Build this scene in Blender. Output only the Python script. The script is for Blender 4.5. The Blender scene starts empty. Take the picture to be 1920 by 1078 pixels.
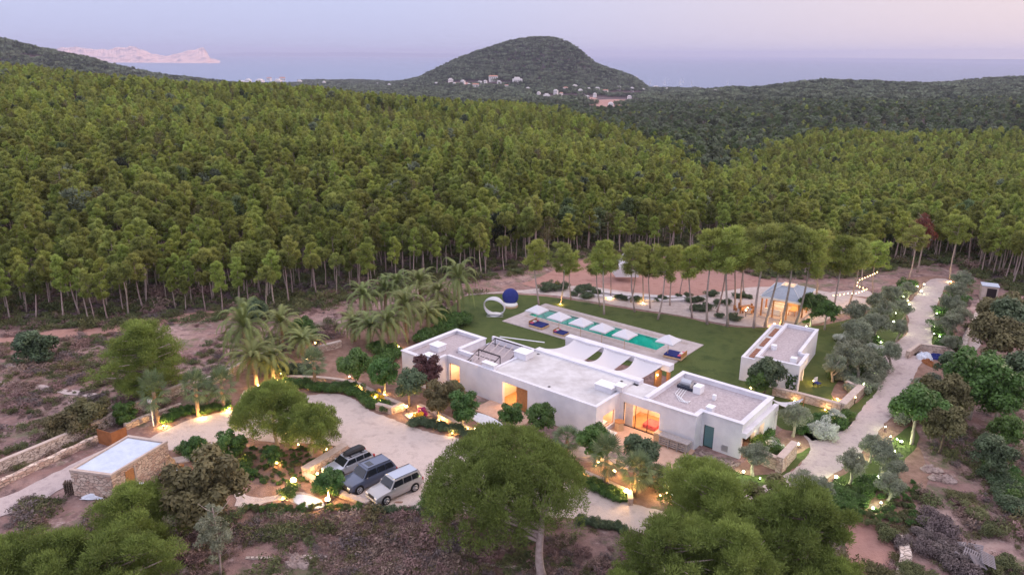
import bpy, math, random
import numpy as np
from mathutils import Vector, Matrix
R = math.radians
random.seed(7); rng = np.random.default_rng(11)
S = bpy.context.scene; C = S.collection

# ---------------------------------------------------------------- camera
F = 1390.; HZ = 103.; PT = math.atan2(539-HZ, F); RL = R(.4); CH = 36.
fwd = Vector((0, math.cos(PT), -math.sin(PT))); up0 = Vector((0, math.sin(PT), math.cos(PT))); ex = Vector((1, 0, 0))
rt = ex*math.cos(RL)+up0*math.sin(RL); up = -ex*math.sin(RL)+up0*math.cos(RL)
cam = bpy.data.objects.new('camera', bpy.data.cameras.new('camera')); C.objects.link(cam)
cam.matrix_world = Matrix(((rt.x, up.x, -fwd.x, 0), (rt.y, up.y, -fwd.y, 0), (rt.z, up.z, -fwd.z, CH), (0, 0, 0, 1)))
cam.data.sensor_width = 36; cam.data.lens = F/1920*36; cam.data.clip_start = .5; cam.data.clip_end = 200000
S.camera = cam

# ---------------------------------------------------------------- world: dusk sky, and the last low glow
SUN_AZ = R(68); SUN_EL = R(14)          # azimuth clockwise from +Y
w = bpy.data.worlds.new('World'); S.world = w; w.use_nodes = True
nt = w.node_tree; nt.nodes.clear()
def N(t, **k):
    n = nt.nodes.new(t)
    for a, b in k.items(): setattr(n, a, b)
    return n
out = N('ShaderNodeOutputWorld'); bg = N('ShaderNodeBackground')
sky = N('ShaderNodeTexSky', sky_type='NISHITA', sun_disc=False); sky.sun_elevation = SUN_EL; sky.sun_rotation = SUN_AZ
sky.air_density = 1.4; sky.dust_density = 2.0
tc = N('ShaderNodeTexCoord'); sep = N('ShaderNodeSeparateXYZ'); nt.links.new(tc.outputs['Generated'], sep.inputs[0])
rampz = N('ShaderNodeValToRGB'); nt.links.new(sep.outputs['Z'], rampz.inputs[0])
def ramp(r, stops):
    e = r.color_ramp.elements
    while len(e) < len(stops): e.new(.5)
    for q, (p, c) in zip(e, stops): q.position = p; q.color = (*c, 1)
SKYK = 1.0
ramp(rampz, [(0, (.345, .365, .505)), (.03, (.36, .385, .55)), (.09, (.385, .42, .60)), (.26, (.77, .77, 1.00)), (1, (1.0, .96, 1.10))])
# pink glow toward the side where the sun went down
vm = N('ShaderNodeVectorMath', operation='DOT_PRODUCT'); nt.links.new(tc.outputs['Generated'], vm.inputs[0])
vm.inputs[1].default_value = (math.sin(SUN_AZ), math.cos(SUN_AZ), .12)
mr = N('ShaderNodeMapRange', interpolation_type='SMOOTHSTEP'); nt.links.new(vm.outputs['Value'], mr.inputs[0])
mr.inputs['From Min'].default_value = .15; mr.inputs['From Max'].default_value = 1.1
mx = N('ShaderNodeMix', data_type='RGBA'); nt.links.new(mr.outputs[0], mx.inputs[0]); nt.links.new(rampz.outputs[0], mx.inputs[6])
mx.inputs[7].default_value = (.56, .455, .465, 1)
sm = N('ShaderNodeMix', data_type='RGBA', blend_type='ADD'); sm.inputs[0].default_value = .007
nt.links.new(mx.outputs[2], sm.inputs[6]); nt.links.new(sky.outputs[0], sm.inputs[7])
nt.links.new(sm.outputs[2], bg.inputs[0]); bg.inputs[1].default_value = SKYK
nt.links.new(bg.outputs[0], out.inputs[0])
sl = bpy.data.lights.new('sun', 'SUN'); sun = bpy.data.objects.new('sun', sl); C.objects.link(sun)
sl.energy = 1.0; sl.angle = R(28); sl.color = (1, .78, .66)
sd = Vector((math.sin(SUN_AZ)*math.cos(SUN_EL+R(12)), math.cos(SUN_AZ)*math.cos(SUN_EL+R(12)), math.sin(SUN_EL+R(12))))
sun.rotation_euler = sd.to_track_quat('Z', 'Y').to_euler()
S.view_settings.view_transform = 'Standard'; S.view_settings.look = 'None'; S.view_settings.exposure = 0.64; S.view_settings.gamma = 1
S.cycles.max_bounces = 6; S.cycles.diffuse_bounces = 3; S.cycles.glossy_bounces = 2; S.cycles.transparent_max_bounces = 8
S.cycles.transmission_bounces = 4; S.cycles.volume_bounces = 0; S.cycles.sample_clamp_indirect = 4; S.cycles.use_light_tree = True
S.cycles.use_denoising = True; S.render.use_persistent_data = False
LK = 1.5   # garden lamps' common factor

# ---------------------------------------------------------------- photo -> world
def ray(px, py):
    x = (px-960)/F; y = -(py-539)/F
    x, y = x*math.cos(RL)-y*math.sin(RL), y*math.cos(RL)+x*math.sin(RL)
    return np.array([x, math.cos(PT)+y*math.sin(PT), -math.sin(PT)+y*math.cos(PT)])
def G(px, py, z=0.):
    d = ray(px, py); t = (z-CH)/d[2]; return np.array([d[0]*t, d[1]*t, z])
def GT(px, py, dz=0.):            # on the terrain
    z = 0.
    for _ in range(25):
        p = G(px, py, min(z+dz, 30)); z = .5*z+.5*float(Hh(p[0], p[1]))
    return np.array([p[0], p[1], z])
AU = R(-39.4); U_ = np.array([math.cos(AU), math.sin(AU)]); V_ = np.array([-U_[1], U_[0]]); O_ = G(1389, 860)[:2]
def W(u, v, z=0.): p = O_+U_*u+V_*v; return (float(p[0]), float(p[1]), z)

# ---------------------------------------------------------------- materials
def mat(name, col, rough=.85, col2=None, ns=1.0, col3=None, bump=0., bs=20., metal=0., emit=None, es=0., spec=.3, rnd=0., rv=None, coat=0., detail=4., var=0., trans=0., lo=.35, hi=.65):
    m = bpy.data.materials.new(name); m.use_nodes = True; t = m.node_tree; n = t.nodes; b = n['Principled BSDF']
    b.inputs['Roughness'].default_value = rough; b.inputs['Metallic'].default_value = metal
    b.inputs['Specular IOR Level'].default_value = spec
    if coat: b.inputs['Coat Weight'].default_value = coat; b.inputs['Coat Roughness'].default_value = .05
    b.inputs['Base Color'].default_value = (*col, 1)
    cur = None
    tcn = n.new('ShaderNodeTexCoord')
    if col2:
        nz = n.new('ShaderNodeTexNoise'); nz.inputs['Scale'].default_value = ns; nz.inputs['Detail'].default_value = detail; nz.inputs['Roughness'].default_value = .65
        t.links.new(tcn.outputs['Object'], nz.inputs['Vector'])
        rp = n.new('ShaderNodeValToRGB'); st = [(lo, col), (hi, col2)] if not col3 else [(lo, col), ((lo+hi)/2, col2), (hi, col3)]
        ramp(rp, st); t.links.new(nz.outputs['Fac'], rp.inputs[0]); cur = rp.outputs[0]
    if rnd or var:
        hs = n.new('ShaderNodeHueSaturation')
        if cur: t.links.new(cur, hs.inputs['Color'])
        else: hs.inputs['Color'].default_value = (*col, 1)
        if rnd:
            oi = n.new('ShaderNodeObjectInfo'); m1 = n.new('ShaderNodeMapRange'); t.links.new(oi.outputs['Random'], m1.inputs[0])
            m1.inputs[3].default_value = .5-.05*rnd; m1.inputs[4].default_value = .5+.035*rnd; t.links.new(m1.outputs[0], hs.inputs['Hue'])
        m2 = n.new('ShaderNodeMath'); m2.operation = 'MULTIPLY_ADD'; m2.inputs[1].default_value = var; m2.inputs[2].default_value = 1-var/2
        if var:
            at = n.new('ShaderNodeAttribute'); at.attribute_name = 'var'; t.links.new(at.outputs['Fac'], m2.inputs[0])
        if rnd:
            m3 = n.new('ShaderNodeMath'); m3.operation = 'MULTIPLY_ADD'; fr = n.new('ShaderNodeMath'); fr.operation = 'FRACT'; mm = n.new('ShaderNodeMath'); mm.operation = 'MULTIPLY'; mm.inputs[1].default_value = 7.31
            t.links.new(oi.outputs['Random'], mm.inputs[0]); t.links.new(mm.outputs[0], fr.inputs[0]); t.links.new(fr.outputs[0], m3.inputs[0])
            m3.inputs[1].default_value = (rv or .5*rnd); m3.inputs[2].default_value = 1-.5*(rv or .5*rnd)
            m4 = n.new('ShaderNodeMath'); m4.operation = 'MULTIPLY'; t.links.new(m2.outputs[0], m4.inputs[0]); t.links.new(m3.outputs[0], m4.inputs[1]); t.links.new(m4.outputs[0], hs.inputs['Value'])
        else: t.links.new(m2.outputs[0], hs.inputs['Value'])
        cur = hs.outputs[0]
    if cur: t.links.new(cur, b.inputs['Base Color'])
    if bump:
        nb = n.new('ShaderNodeTexNoise'); nb.inputs['Scale'].default_value = bs; nb.inputs['Detail'].default_value = 5
        t.links.new(tcn.outputs['Object'], nb.inputs['Vector'])
        bp = n.new('ShaderNodeBump'); bp.inputs['Strength'].default_value = bump; bp.inputs['Distance'].default_value = .1
        t.links.new(nb.outputs['Fac'], bp.inputs['Height']); t.links.new(bp.outputs[0], b.inputs['Normal'])
    if emit: b.inputs['Emission Color'].default_value = (*emit, 1); b.inputs['Emission Strength'].default_value = es
    if trans:
        tr = n.new('ShaderNodeBsdfTranslucent'); ms = n.new('ShaderNodeMixShader'); ms.inputs[0].default_value = trans
        if cur: t.links.new(cur, tr.inputs[0])
        else: tr.inputs[0].default_value = (*col, 1)
        t.links.new(b.outputs[0], ms.inputs[1]); t.links.new(tr.outputs[0], ms.inputs[2]); t.links.new(ms.outputs[0], n['Material Output'].inputs[0])
    return m
def stone_mat(name, c1, c2, mortar, sc=2.2):
    m = bpy.data.materials.new(name); m.use_nodes = True; t = m.node_tree; n = t.nodes; b = n['Principled BSDF']; b.inputs['Roughness'].default_value = .9
    tcn = n.new('ShaderNodeTexCoord'); vo = n.new('ShaderNodeTexVoronoi'); vo.inputs['Scale'].default_value = sc; ve = n.new('ShaderNodeTexVoronoi'); ve.feature = 'DISTANCE_TO_EDGE'; ve.inputs['Scale'].default_value = sc
    mp = n.new('ShaderNodeMapping'); mp.inputs['Scale'].default_value = (1, 1, 1.8); t.links.new(tcn.outputs['Object'], mp.inputs[0])
    nz = n.new('ShaderNodeTexNoise'); nz.inputs['Scale'].default_value = 3; mxv = n.new('ShaderNodeMix'); mxv.data_type = 'RGBA'; mxv.blend_type = 'LINEAR_LIGHT'; mxv.inputs[0].default_value = .12
    t.links.new(mp.outputs[0], nz.inputs['Vector']); t.links.new(mp.outputs[0], mxv.inputs[6]); t.links.new(nz.outputs['Color'], mxv.inputs[7])
    for q in (vo, ve): t.links.new(mxv.outputs[2], q.inputs['Vector'])
    sp = n.new('ShaderNodeSeparateColor'); t.links.new(vo.outputs['Color'], sp.inputs[0])
    r1 = n.new('ShaderNodeValToRGB'); ramp(r1, [(0, c1), (1, c2)]); t.links.new(sp.outputs[0], r1.inputs[0])
    r2 = n.new('ShaderNodeValToRGB'); ramp(r2, [(.015, (0, 0, 0)), (.07, (1, 1, 1))]); t.links.new(ve.outputs['Distance'], r2.inputs[0])
    mm = n.new('ShaderNodeMix'); mm.data_type = 'RGBA'; t.links.new(r2.outputs[0], mm.inputs[0]); mm.inputs[6].default_value = (*mortar, 1); t.links.new(r1.outputs[0], mm.inputs[7])
    t.links.new(mm.outputs[2], b.inputs['Base Color'])
    bp = n.new('ShaderNodeBump'); bp.inputs['Distance'].default_value = .08; bp.inputs['Strength'].default_value = .8; t.links.new(r2.outputs[0], bp.inputs['Height']); t.links.new(bp.outputs[0], b.inputs['Normal'])
    return m
def wood_mat(name, c1, c2, rough=.6, sc=6):
    return mat(name, c1, rough, c2, sc, bump=.2, bs=30)
M = {}
M['plaster'] = mat('white_plaster', (.61, .595, .645), .9, (.71, .695, .74), .7, bump=.15, bs=6)
M['roofw'] = mat('white_roof', (.43, .40, .395), .9, (.60, .58, .585), .45, bump=.1, bs=8, lo=.3, hi=.62)
M['roofg'] = mat('roof_gravel', (.37, .31, .32), .95, (.52, .45, .46), 4., bump=.8, bs=14, detail=8)
M['roofb'] = mat('slate_roof', (.38, .42, .50), .6, (.46, .50, .58), 3, bump=.2)
M['stone'] = stone_mat('rubble_stone', (.50, .33, .26), (.72, .58, .48), (.32, .24, .20))
M['stone2'] = stone_mat('pale_dry_stone', (.46, .36, .30), (.66, .56, .50), (.20, .15, .13), 2.6)
M['cap'] = mat('wall_coping', (.46, .36, .31), .9, (.58, .47, .41), 2., bump=.5)
M['rock'] = mat('limestone', (.26, .19, .17), .95, (.40, .31, .28), 2., bump=1., bs=5)
M['paving'] = mat('terracotta_terrace', (.52, .33, .24), .8, (.60, .40, .30), 2, bump=.1)
M['deck'] = mat('travertine_deck', (.42, .35, .34), .8, (.54, .47, .45), 1.5, bump=.15, lo=.3, hi=.7)
M['decks'] = mat('pool_coping_strip', (.36, .29, .26), .8, (.46, .38, .35), 2.5)
M['wood'] = wood_mat('warm_wood', (.38, .17, .07), (.50, .24, .10))
M['wood2'] = wood_mat('pale_wood', (.52, .34, .20), (.62, .44, .28))
M['greywood'] = wood_mat('grey_weathered_wood', (.30, .26, .25), (.42, .37, .35), .9)
M['corten'] = mat('rusted_steel', (.22, .08, .03), .8, (.33, .13, .05), 1.6, bump=.2)
M['cloth'] = mat('white_cloth', (.76, .74, .77), .9, trans=.25)
M['cush'] = mat('white_cushion', (.78, .75, .72), .9)
M['navy'] = mat('navy_cloth', (.02, .03, .16), .8, (.03, .04, .20), 6)
M['pink'] = mat('pink_cloth', (.65, .12, .20), .8)
M['red'] = mat('red_rug', (.55, .05, .06), .9, (.70, .10, .10), 3)
M['metal'] = mat('dark_metal', (.05, .04, .045), .45, metal=.7)
M['steel'] = mat('grey_metal', (.45, .46, .50), .4, metal=.6)
M['whitem'] = mat('white_metal', (.78, .78, .80), .5)
M['solar'] = mat('solar_glass', (.015, .02, .04), .12, spec=.6)
M['trunk'] = mat('pine_bark', (.30, .23, .20), .95, (.44, .35, .31), 3., bump=.5, bs=9, rnd=.5)
M['trunkd'] = mat('dark_bark', (.10, .075, .06), .95, (.18, .13, .10), 4., bump=.6)
M['olivebark'] = mat('olive_bark', (.30, .26, .21), .95, (.44, .38, .31), 4., bump=.6)
M['palmbark'] = mat('palm_bark', (.26, .17, .11), .95, (.42, .29, .19), 7., bump=1., bs=7)
M['pine'] = mat('pine_needles', (.262, .290, .086), .75, rnd=.4, rv=.7, var=.9, trans=.35, spec=.15)
M['pineb'] = mat('pine_needles_bright', (.300, .350, .090), .75, rnd=.4, rv=.6, var=.8, trans=.35, spec=.15)
M['umbp'] = mat('umbrella_pine_needles', (.225, .285, .072), .75, var=.8, trans=.3, spec=.15)
M['stonep'] = mat('stone_pine_needles', (.165, .215, .055), .75, var=.9, trans=.3, spec=.15)
M['pined'] = mat('dark_pine_needles', (.14, .185, .085), .75, rnd=.4, rv=.6, var=.8, trans=.2, spec=.15)
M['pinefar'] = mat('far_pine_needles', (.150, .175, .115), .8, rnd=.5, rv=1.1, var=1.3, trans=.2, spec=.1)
M['leafg'] = mat('glossy_green_leaves', (.085, .165, .040), .45, rnd=.4, var=.8, trans=.25)
M['leafb'] = mat('bluish_green_leaves', (.095, .135, .070), .55, rnd=.3, var=.8, trans=.2)
M['leafo'] = mat('olive_leaves', (.24, .265, .18), .6, rnd=.5, var=.7, trans=.2)
M['leafp'] = mat('purple_leaves', (.11, .05, .05), .6, var=.8, trans=.2)
M['leafr'] = mat('dry_brown_leaves', (.145, .130, .060), .7, rnd=.4, var=.8, trans=.2)
M['leafd'] = mat('dead_red_needles', (.20, .065, .05), .8, var=.7, trans=.2)
M['frond'] = mat('palm_fronds', (.19, .225, .075), .55, rnd=.4, var=.6, trans=.25)
M['fan'] = mat('fan_palm_leaves', (.14, .19, .09), .55, rnd=.3, var=.6, trans=.2)
M['scrubg'] = mat('green_scrub', (.125, .14, .06), .85, rnd=.8, var=.7, trans=.15)
M['scrubd'] = mat('dry_scrub', (.235, .160, .135), .9, rnd=.6, var=.8)
M['scrubp'] = mat('grey_twigs', (.165, .130, .125), .9, rnd=.4, var=.6)
M['tyre'] = mat('tyre_rubber', (.012, .012, .013), .85)
M['rim'] = mat('alloy_rim', (.55, .55, .57), .3, metal=.8)
M['carglass'] = mat('car_glass', (.012, .015, .02), .06, spec=.6)
M['carblack'] = mat('black_trim', (.015, .015, .017), .5)
M['carsil'] = mat('silver_paint', (.42, .44, .50), .3, metal=.35, coat=.6)
M['carnavy'] = mat('dark_blue_grey_paint', (.09, .11, .17), .28, metal=.3, coat=.7)
M['cargold'] = mat('pale_champagne_paint', (.40, .385, .385), .3, metal=.3, coat=.6)
M['sailc'] = mat('shade_cloth', (.70, .67, .69), .9, trans=.2)
M['lamphead'] = mat('headlight_glass', (.75, .75, .78), .15, spec=.6)
M['redlamp'] = mat('tail_light', (.4, .02, .02), .25)
M['tealtile'] = mat('pool_tiles', (.03, .36, .33), .4, (.07, .46, .42), 1.2)
M['tealglass'] = mat('teal_glass', (.10, .20, .22), .15, spec=.6)
M['warmw'] = mat('warm_interior_wall', (.70, .58, .46), .9)
M['warmf'] = mat('interior_wood_floor', (.45, .22, .09), .5, (.55, .29, .13), 3)
M['plastic'] = mat('pale_tarpaulin', (.62, .66, .74), .4, (.74, .76, .82), 3, bump=.6, bs=4)
M['yellow'] = mat('yellow_flowers', (.75, .45, .03), .7)
M['whitefl'] = mat('whitish_leaves', (.50, .53, .44), .7, var=.6)
M['magenta'] = mat('magenta_flowers', (.35, .03, .20), .7)
M['terra'] = mat('terracotta', (.30, .14, .09), .85, (.40, .20, .13), 8)
M['house'] = mat('far_house_walls', (.80, .74, .72), .9)
M['tile'] = mat('far_roof_tiles', (.45, .22, .16), .9)

# ---------------------------------------------------------------- object helpers
def tag(o, label=None, cat=None, group=None, kind=None):
    if label: o['label'] = label
    if cat: o['category'] = cat
    if group: o['group'] = group
    if kind: o['kind'] = kind
    return o
def fastmesh(name, V, FV, n):       # V (k,3), FV (f,n) all faces n-gons
    me = bpy.data.meshes.new(name); V = np.asarray(V, np.float32); FV = np.asarray(FV, np.int32)
    me.vertices.add(len(V)); me.vertices.foreach_set('co', V.ravel())
    me.loops.add(FV.size); me.loops.foreach_set('vertex_index', FV.ravel())
    me.polygons.add(len(FV)); me.polygons.foreach_set('loop_start', np.arange(0, FV.size, n, dtype=np.int32))
    me.polygons.foreach_set('loop_total', np.full(len(FV), n, np.int32)); me.update(calc_edges=True)
    return me
class MB:
    def __init__(s): s.v = []; s.f = []; s.sm = False
    def add(s, v, f):
        k = len(s.v); s.v += [tuple(map(float, q)) for q in v]; s.f += [tuple(i+k for i in q) for q in f]; return s
    def box(s, x0, x1, y0, y1, z0, z1):
        return s.add([(x0, y0, z0), (x1, y0, z0), (x1, y1, z0), (x0, y1, z0), (x0, y0, z1), (x1, y0, z1), (x1, y1, z1), (x0, y1, z1)],
                     [(0, 3, 2, 1), (4, 5, 6, 7), (0, 1, 5, 4), (1, 2, 6, 5), (2, 3, 7, 6), (3, 0, 4, 7)])
    def ubox(s, u0, u1, v0, v1, z0, z1):      # box in the villa's own axes
        p = [W(u0, v0, z0), W(u1, v0, z0), W(u1, v1, z0), W(u0, v1, z0), W(u0, v0, z1), W(u1, v0, z1), W(u1, v1, z1), W(u0, v1, z1)]
        return s.add(p, [(0, 3, 2, 1), (4, 5, 6, 7), (0, 1, 5, 4), (1, 2, 6, 5), (2, 3, 7, 6), (3, 0, 4, 7)])
    def prism(s, poly, z0, z1):
        n = len(poly); a = sum(poly[i][0]*poly[(i+1) % n][1]-poly[(i+1) % n][0]*poly[i][1] for i in range(n))
        if a < 0: poly = poly[::-1]
        return s.add([(p[0], p[1], z0) for p in poly]+[(p[0], p[1], z1) for p in poly],
                     [tuple(range(n))[::-1], tuple(range(n, 2*n))]+[(i, (i+1) % n, n+(i+1) % n, n+i) for i in range(n)])
    def tube(s, pts, rad, n=8, cap=True):
        pts = [Vector(p) for p in pts]; rings = []; k0 = len(s.v)
        if not hasattr(rad, '__len__'): rad = [rad]*len(pts)
        for i, p in enumerate(pts):
            d = (pts[min(i+1, len(pts)-1)]-pts[max(i-1, 0)]).normalized()
            a = d.cross(Vector((0, 0, 1)) if abs(d.z) < .9 else Vector((1, 0, 0))).normalized(); b = d.cross(a)
            for j in range(n):
                t = 2*math.pi*j/n; q = p+(a*math.cos(t)+b*math.sin(t))*rad[i]; s.v.append(tuple(q))
        for i in range(len(pts)-1):
            for j in range(n): s.f.append((k0+i*n+j, k0+i*n+(j+1) % n, k0+(i+1)*n+(j+1) % n, k0+(i+1)*n+j))
        if cap: s.f.append(tuple(k0+j for j in range(n))[::-1]); s.f.append(tuple(k0+(len(pts)-1)*n+j for j in range(n)))
        return s
    def ell(s, c, r, nu=10, nv=7, jit=0.):
        k = len(s.v)
        for i in range(nv+1):
            ph = math.pi*i/nv
            for j in range(nu):
                th = 2*math.pi*j/nu; q = 1+jit*(random.random()-.5)
                s.v.append((c[0]+r[0]*q*math.sin(ph)*math.cos(th), c[1]+r[1]*q*math.sin(ph)*math.sin(th), c[2]+r[2]*q*math.cos(ph)))
        for i in range(nv):
            for j in range(nu): s.f.append((k+i*nu+j, k+(i+1)*nu+j, k+(i+1)*nu+(j+1) % nu, k+i*nu+(j+1) % nu))
        return s
    def build(s, name, m, parent=None, bevel=0., smooth=False, M4=None):
        me = bpy.data.meshes.new(name); me.from_pydata(s.v, [], s.f); me.update()
        if smooth: me.shade_smooth()
        o = bpy.data.objects.new(name, me); C.objects.link(o)
        if m: me.materials.append(M[m] if isinstance(m, str) else m)
        if parent: o.parent = parent; o.matrix_parent_inverse = Matrix.Translation(-parent.location) if M4 is None else Matrix()
        if bevel:
            b = o.modifiers.new('bevel', 'BEVEL'); b.width = bevel; b.segments = 2; b.limit_method = 'ANGLE'
        return o
def empty(name, loc, label=None, cat=None, group=None, rz=0):
    o = bpy.data.objects.new(name, None); C.objects.link(o); o.location = loc; o.empty_display_size = .1; o.rotation_euler = (0, 0, rz)
    return tag(o, label, cat, group)
def attach(o, parent):              # child whose mesh is already in the parent's own frame
    o.parent = parent; o.matrix_parent_inverse = Matrix(); return o
def local(mb, name, m, parent, **k):
    o = mb.build(name, m, None, **k); return attach(o, parent)
def copytree(o, loc=None, rz=None, sc=None, label=None, parent=None):
    c = o.copy(); C.objects.link(c)
    if parent: c.parent = parent
    if loc is not None: c.location = loc
    if rz is not None: c.rotation_euler = (c.rotation_euler[0], c.rotation_euler[1], rz)
    if sc is not None: c.scale = (sc, sc, sc) if not hasattr(sc, '__len__') else sc
    if label: c['label'] = label
    for ch in list(o.children): copytree(ch, parent=c)
    return c

# ---------------------------------------------------------------- terrain heights
YN = np.array([60, 100, 140, 200, 260, 330, 420, 520, 650, 850, 1100, 1400, 1800, 2300, 2900, 3600, 4300, 5200.])
TB = {0: [0, 0, 2, 6, 10, 14, 18, 19, 11, -8, -30, -45, -60, -75, -90, -100, -112, -130],
      480: [0, 0, 1, 3, 5, 6.5, 8.0, 7.0, 0, -15, -35, -50, -65, -80, -92, -103, -114, -130],
      960: [0, 0, 0, 0, 1, 1.5, .5, -6, -16, -30, -42, -52, -62, -75, -88, -100, -112, -130],
      1230: [0, 0, -2, -6, -7, -8, -14, -22, -30, -36, -44, -52, -62, -75, -92, -114, -120, -130],
      1350: [0, 0, -2, -7, -12, -13, -16, -25, -30, -30, -42, -46, -45, -75, -100, -118, -125, -130],
      1500: [0, 0, -2, -8, -15, -14, -12, -26, -28, -22, -38, -40, -29, -70, -105, -120, -125, -130],
      1920: [0, 0, -1, -5, -12, -13, -13, -28, -28, -20, -30, -30, -24, -20, -90, -120, -125, -130]}
CA = np.array([(c-960)/1326 for c in TB]); TV = np.array(list(TB.values()), float)
_yf = np.exp(np.linspace(math.log(40), math.log(5200), 400)); TF = np.array([np.interp(_yf, YN, r) for r in TV])
_k = np.hanning(17); _k /= _k.sum(); TF = np.array([np.convolve(np.pad(r, 8, mode='edge'), _k, mode='valid') for r in TF])
def vnoise(x, y, s, seed):
    x = np.asarray(x)/s; y = np.asarray(y)/s; xi = np.floor(x); yi = np.floor(y); fx = x-xi; fy = y-yi; fx = fx*fx*(3-2*fx); fy = fy*fy*(3-2*fy)
    def h(a, b): q = np.sin(a*127.1+b*311.7+seed*74.7)*43758.5453; return q-np.floor(q)
    return (h(xi, yi)*(1-fx)+h(xi+1, yi)*fx)*(1-fy)+(h(xi, yi+1)*(1-fx)+h(xi+1, yi+1)*fx)*fy-.5
def sil(a, pts, Y):                  # silhouette heights given by photo rows
    px = 960+1326*a; rows = np.interp(px, [p[0] for p in pts], [p[1] for p in pts]); rows = rows-(px-960)*.007
    return 36+(HZ-rows)/F*Y*1.0
HL = [(-900, 90), (-500, 80), (-100, 70), (0, 75), (50, 74), (100, 82), (167, 99), (233, 112), (290, 129), (340, 141), (420, 151), (500, 162), (560, 200)]
HC = [(560, 240), (680, 168), (760, 157), (800, 147), (830, 131), (860, 117), (900, 101), (940, 88), (970, 80), (1000, 77), (1030, 79), (1050, 86), (1070, 99), (1085, 112), (1100, 123), (1130, 133), (1160, 143), (1178, 155), (1215, 190), (1260, 260)]
def Hh(x, y):
    x = np.asarray(x, float); y = np.asarray(y, float); yc = np.clip(y, 40, 5200); a = np.clip(x/np.maximum(y, 60), -.9, .9)
    ly = (np.log(yc)-math.log(40))/(math.log(5200)-math.log(40))*399; i = np.clip(ly.astype(int), 0, 398); f = ly-i
    ci = np.clip(np.searchsorted(CA, a)-1, 0, len(CA)-2); t = np.clip((a-CA[ci])/(CA[ci+1]-CA[ci]), 0, 1); t = t*t*(3-2*t)
    z = (TF[ci, i]*(1-f)+TF[ci, i+1]*f)*(1-t)+(TF[ci+1, i]*(1-f)+TF[ci+1, i+1]*f)*t
    for pts, Y0, wd in ((HL, 2000, 420), (HC, 2900, 560)):
        pk = sil(a, pts, Y0); b = np.exp(-((y-Y0)/wd)**2); z = np.where(pk > z, z+(pk-z)*b, z)
    k = np.clip((y-130)/250, 0, 1)
    z = z+k*(vnoise(x, y, 90, 1)*5+vnoise(x, y, 38, 2)*2+vnoise(x/2.6, y, 62, 6)*9*np.clip((y-150)/120, 0, 1)*np.clip((900-y)/300, 0, 1))+np.clip((y-900)/900, 0, 1)*vnoise(x, y, 260, 3)*14
    # rough wild ground around the estate
    rough = np.clip((np.hypot((x-5)/50, (y-80)/34)-1)*2.2, 0, 1)*np.clip((y-10)/20, 0, 1)
    rough = np.maximum(rough, np.clip((54-y)/5, 0, 1))*np.where(y < 110, 1, 0)
    rough = rough*np.clip((x-(-1e9)), 0, 1)
    z = z+rough*(vnoise(x, y, 7, 4)*.7+vnoise(x, y, 2.6, 5)*.25-.25)*np.clip((110-y)/15, 0, 1)
    return z

# ================================================================ SETTING
def ground_material():
    m = bpy.data.materials.new('wild_ground'); m.use_nodes = True; t = m.node_tree; n = t.nodes; b = n['Principled BSDF']; b.inputs['Roughness'].default_value = .95; b.inputs['Specular IOR Level'].default_value = .1
    tcn = n.new('ShaderNodeTexCoord')
    def noise(s, d=6, r=.6, off=0.):
        q = n.new('ShaderNodeTexNoise'); q.inputs['Scale'].default_value = s; q.inputs['Detail'].default_value = d; q.inputs['Roughness'].default_value = r
        mp = n.new('ShaderNodeMapping'); mp.inputs['Location'].default_value = (off, off*2, 0); t.links.new(tcn.outputs['Object'], mp.inputs[0]); t.links.new(mp.outputs[0], q.inputs['Vector']); return q.outputs['Fac']
    def rmp(f, st): r = n.new('ShaderNodeValToRGB'); ramp(r, st); t.links.new(f, r.inputs[0]); return r.outputs[0]
    def mix(f, a, c):
        q = n.new('ShaderNodeMix'); q.data_type = 'RGBA'; t.links.new(f, q.inputs[0])
        for k, v in ((6, a), (7, c)):
            if isinstance(v, tuple): q.inputs[k].default_value = (*v, 1)
            else: t.links.new(v, q.inputs[k])
        return q.outputs[2]
    soil = rmp(noise(.09), [(.34, (.22, .125, .11)), (.50, (.33, .205, .18)), (.66, (.48, .345, .31))])
    fine = rmp(noise(1.3, 8, .7, 5), [(.38, (.12, .080, .08)), (.55, (.30, .20, .185)), (.70, (.54, .43, .41))])
    near = mix(rmp(noise(.5, 5, .6, 9), [(.40, (0, 0, 0)), (.62, (1, 1, 1))]), soil, fine)
    grs = mix(rmp(noise(.22, 7, .75, 3), [(.52, (0, 0, 0)), (.62, (1, 1, 1))]), near, (.17, .16, .10))
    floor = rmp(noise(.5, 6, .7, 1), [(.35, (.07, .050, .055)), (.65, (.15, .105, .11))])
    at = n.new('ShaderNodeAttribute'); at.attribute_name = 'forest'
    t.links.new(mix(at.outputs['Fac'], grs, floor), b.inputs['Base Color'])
    bp = n.new('ShaderNodeBump'); bp.inputs['Strength'].default_value = .9; bp.inputs['Distance'].default_value = .35; t.links.new(noise(1.6, 8, .7, 7), bp.inputs['Height']); t.links.new(bp.outputs[0], b.inputs['Normal'])
    return m
EDGE = [(-500, 618), (0, 606), (200, 602), (400, 588), (500, 590), (590, 570), (700, 552), (820, 520), (900, 522), (1000, 500), (1090, 468), (1200, 452), (1330, 460), (1420, 500), (1500, 505), (1600, 500), (1660, 490), (1720, 480), (1800, 485), (1850, 520), (1920, 540), (2300, 580)]
EW = np.array([G(*p)[:2] for p in EDGE])
def forest_y(x, y):                   # forest begins beyond this y
    a = x/np.maximum(y, 1); return np.interp(a, EW[:, 0]/EW[:, 1], EW[:, 1])
def warp(n, lo, hi, k): t = np.linspace(-1, 1, n); return t
xs = np.concatenate([-np.geomspace(9000, 75, 70)[:-1], np.linspace(-75, 85, 161), np.geomspace(85, 9000, 70)[1:]])
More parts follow.
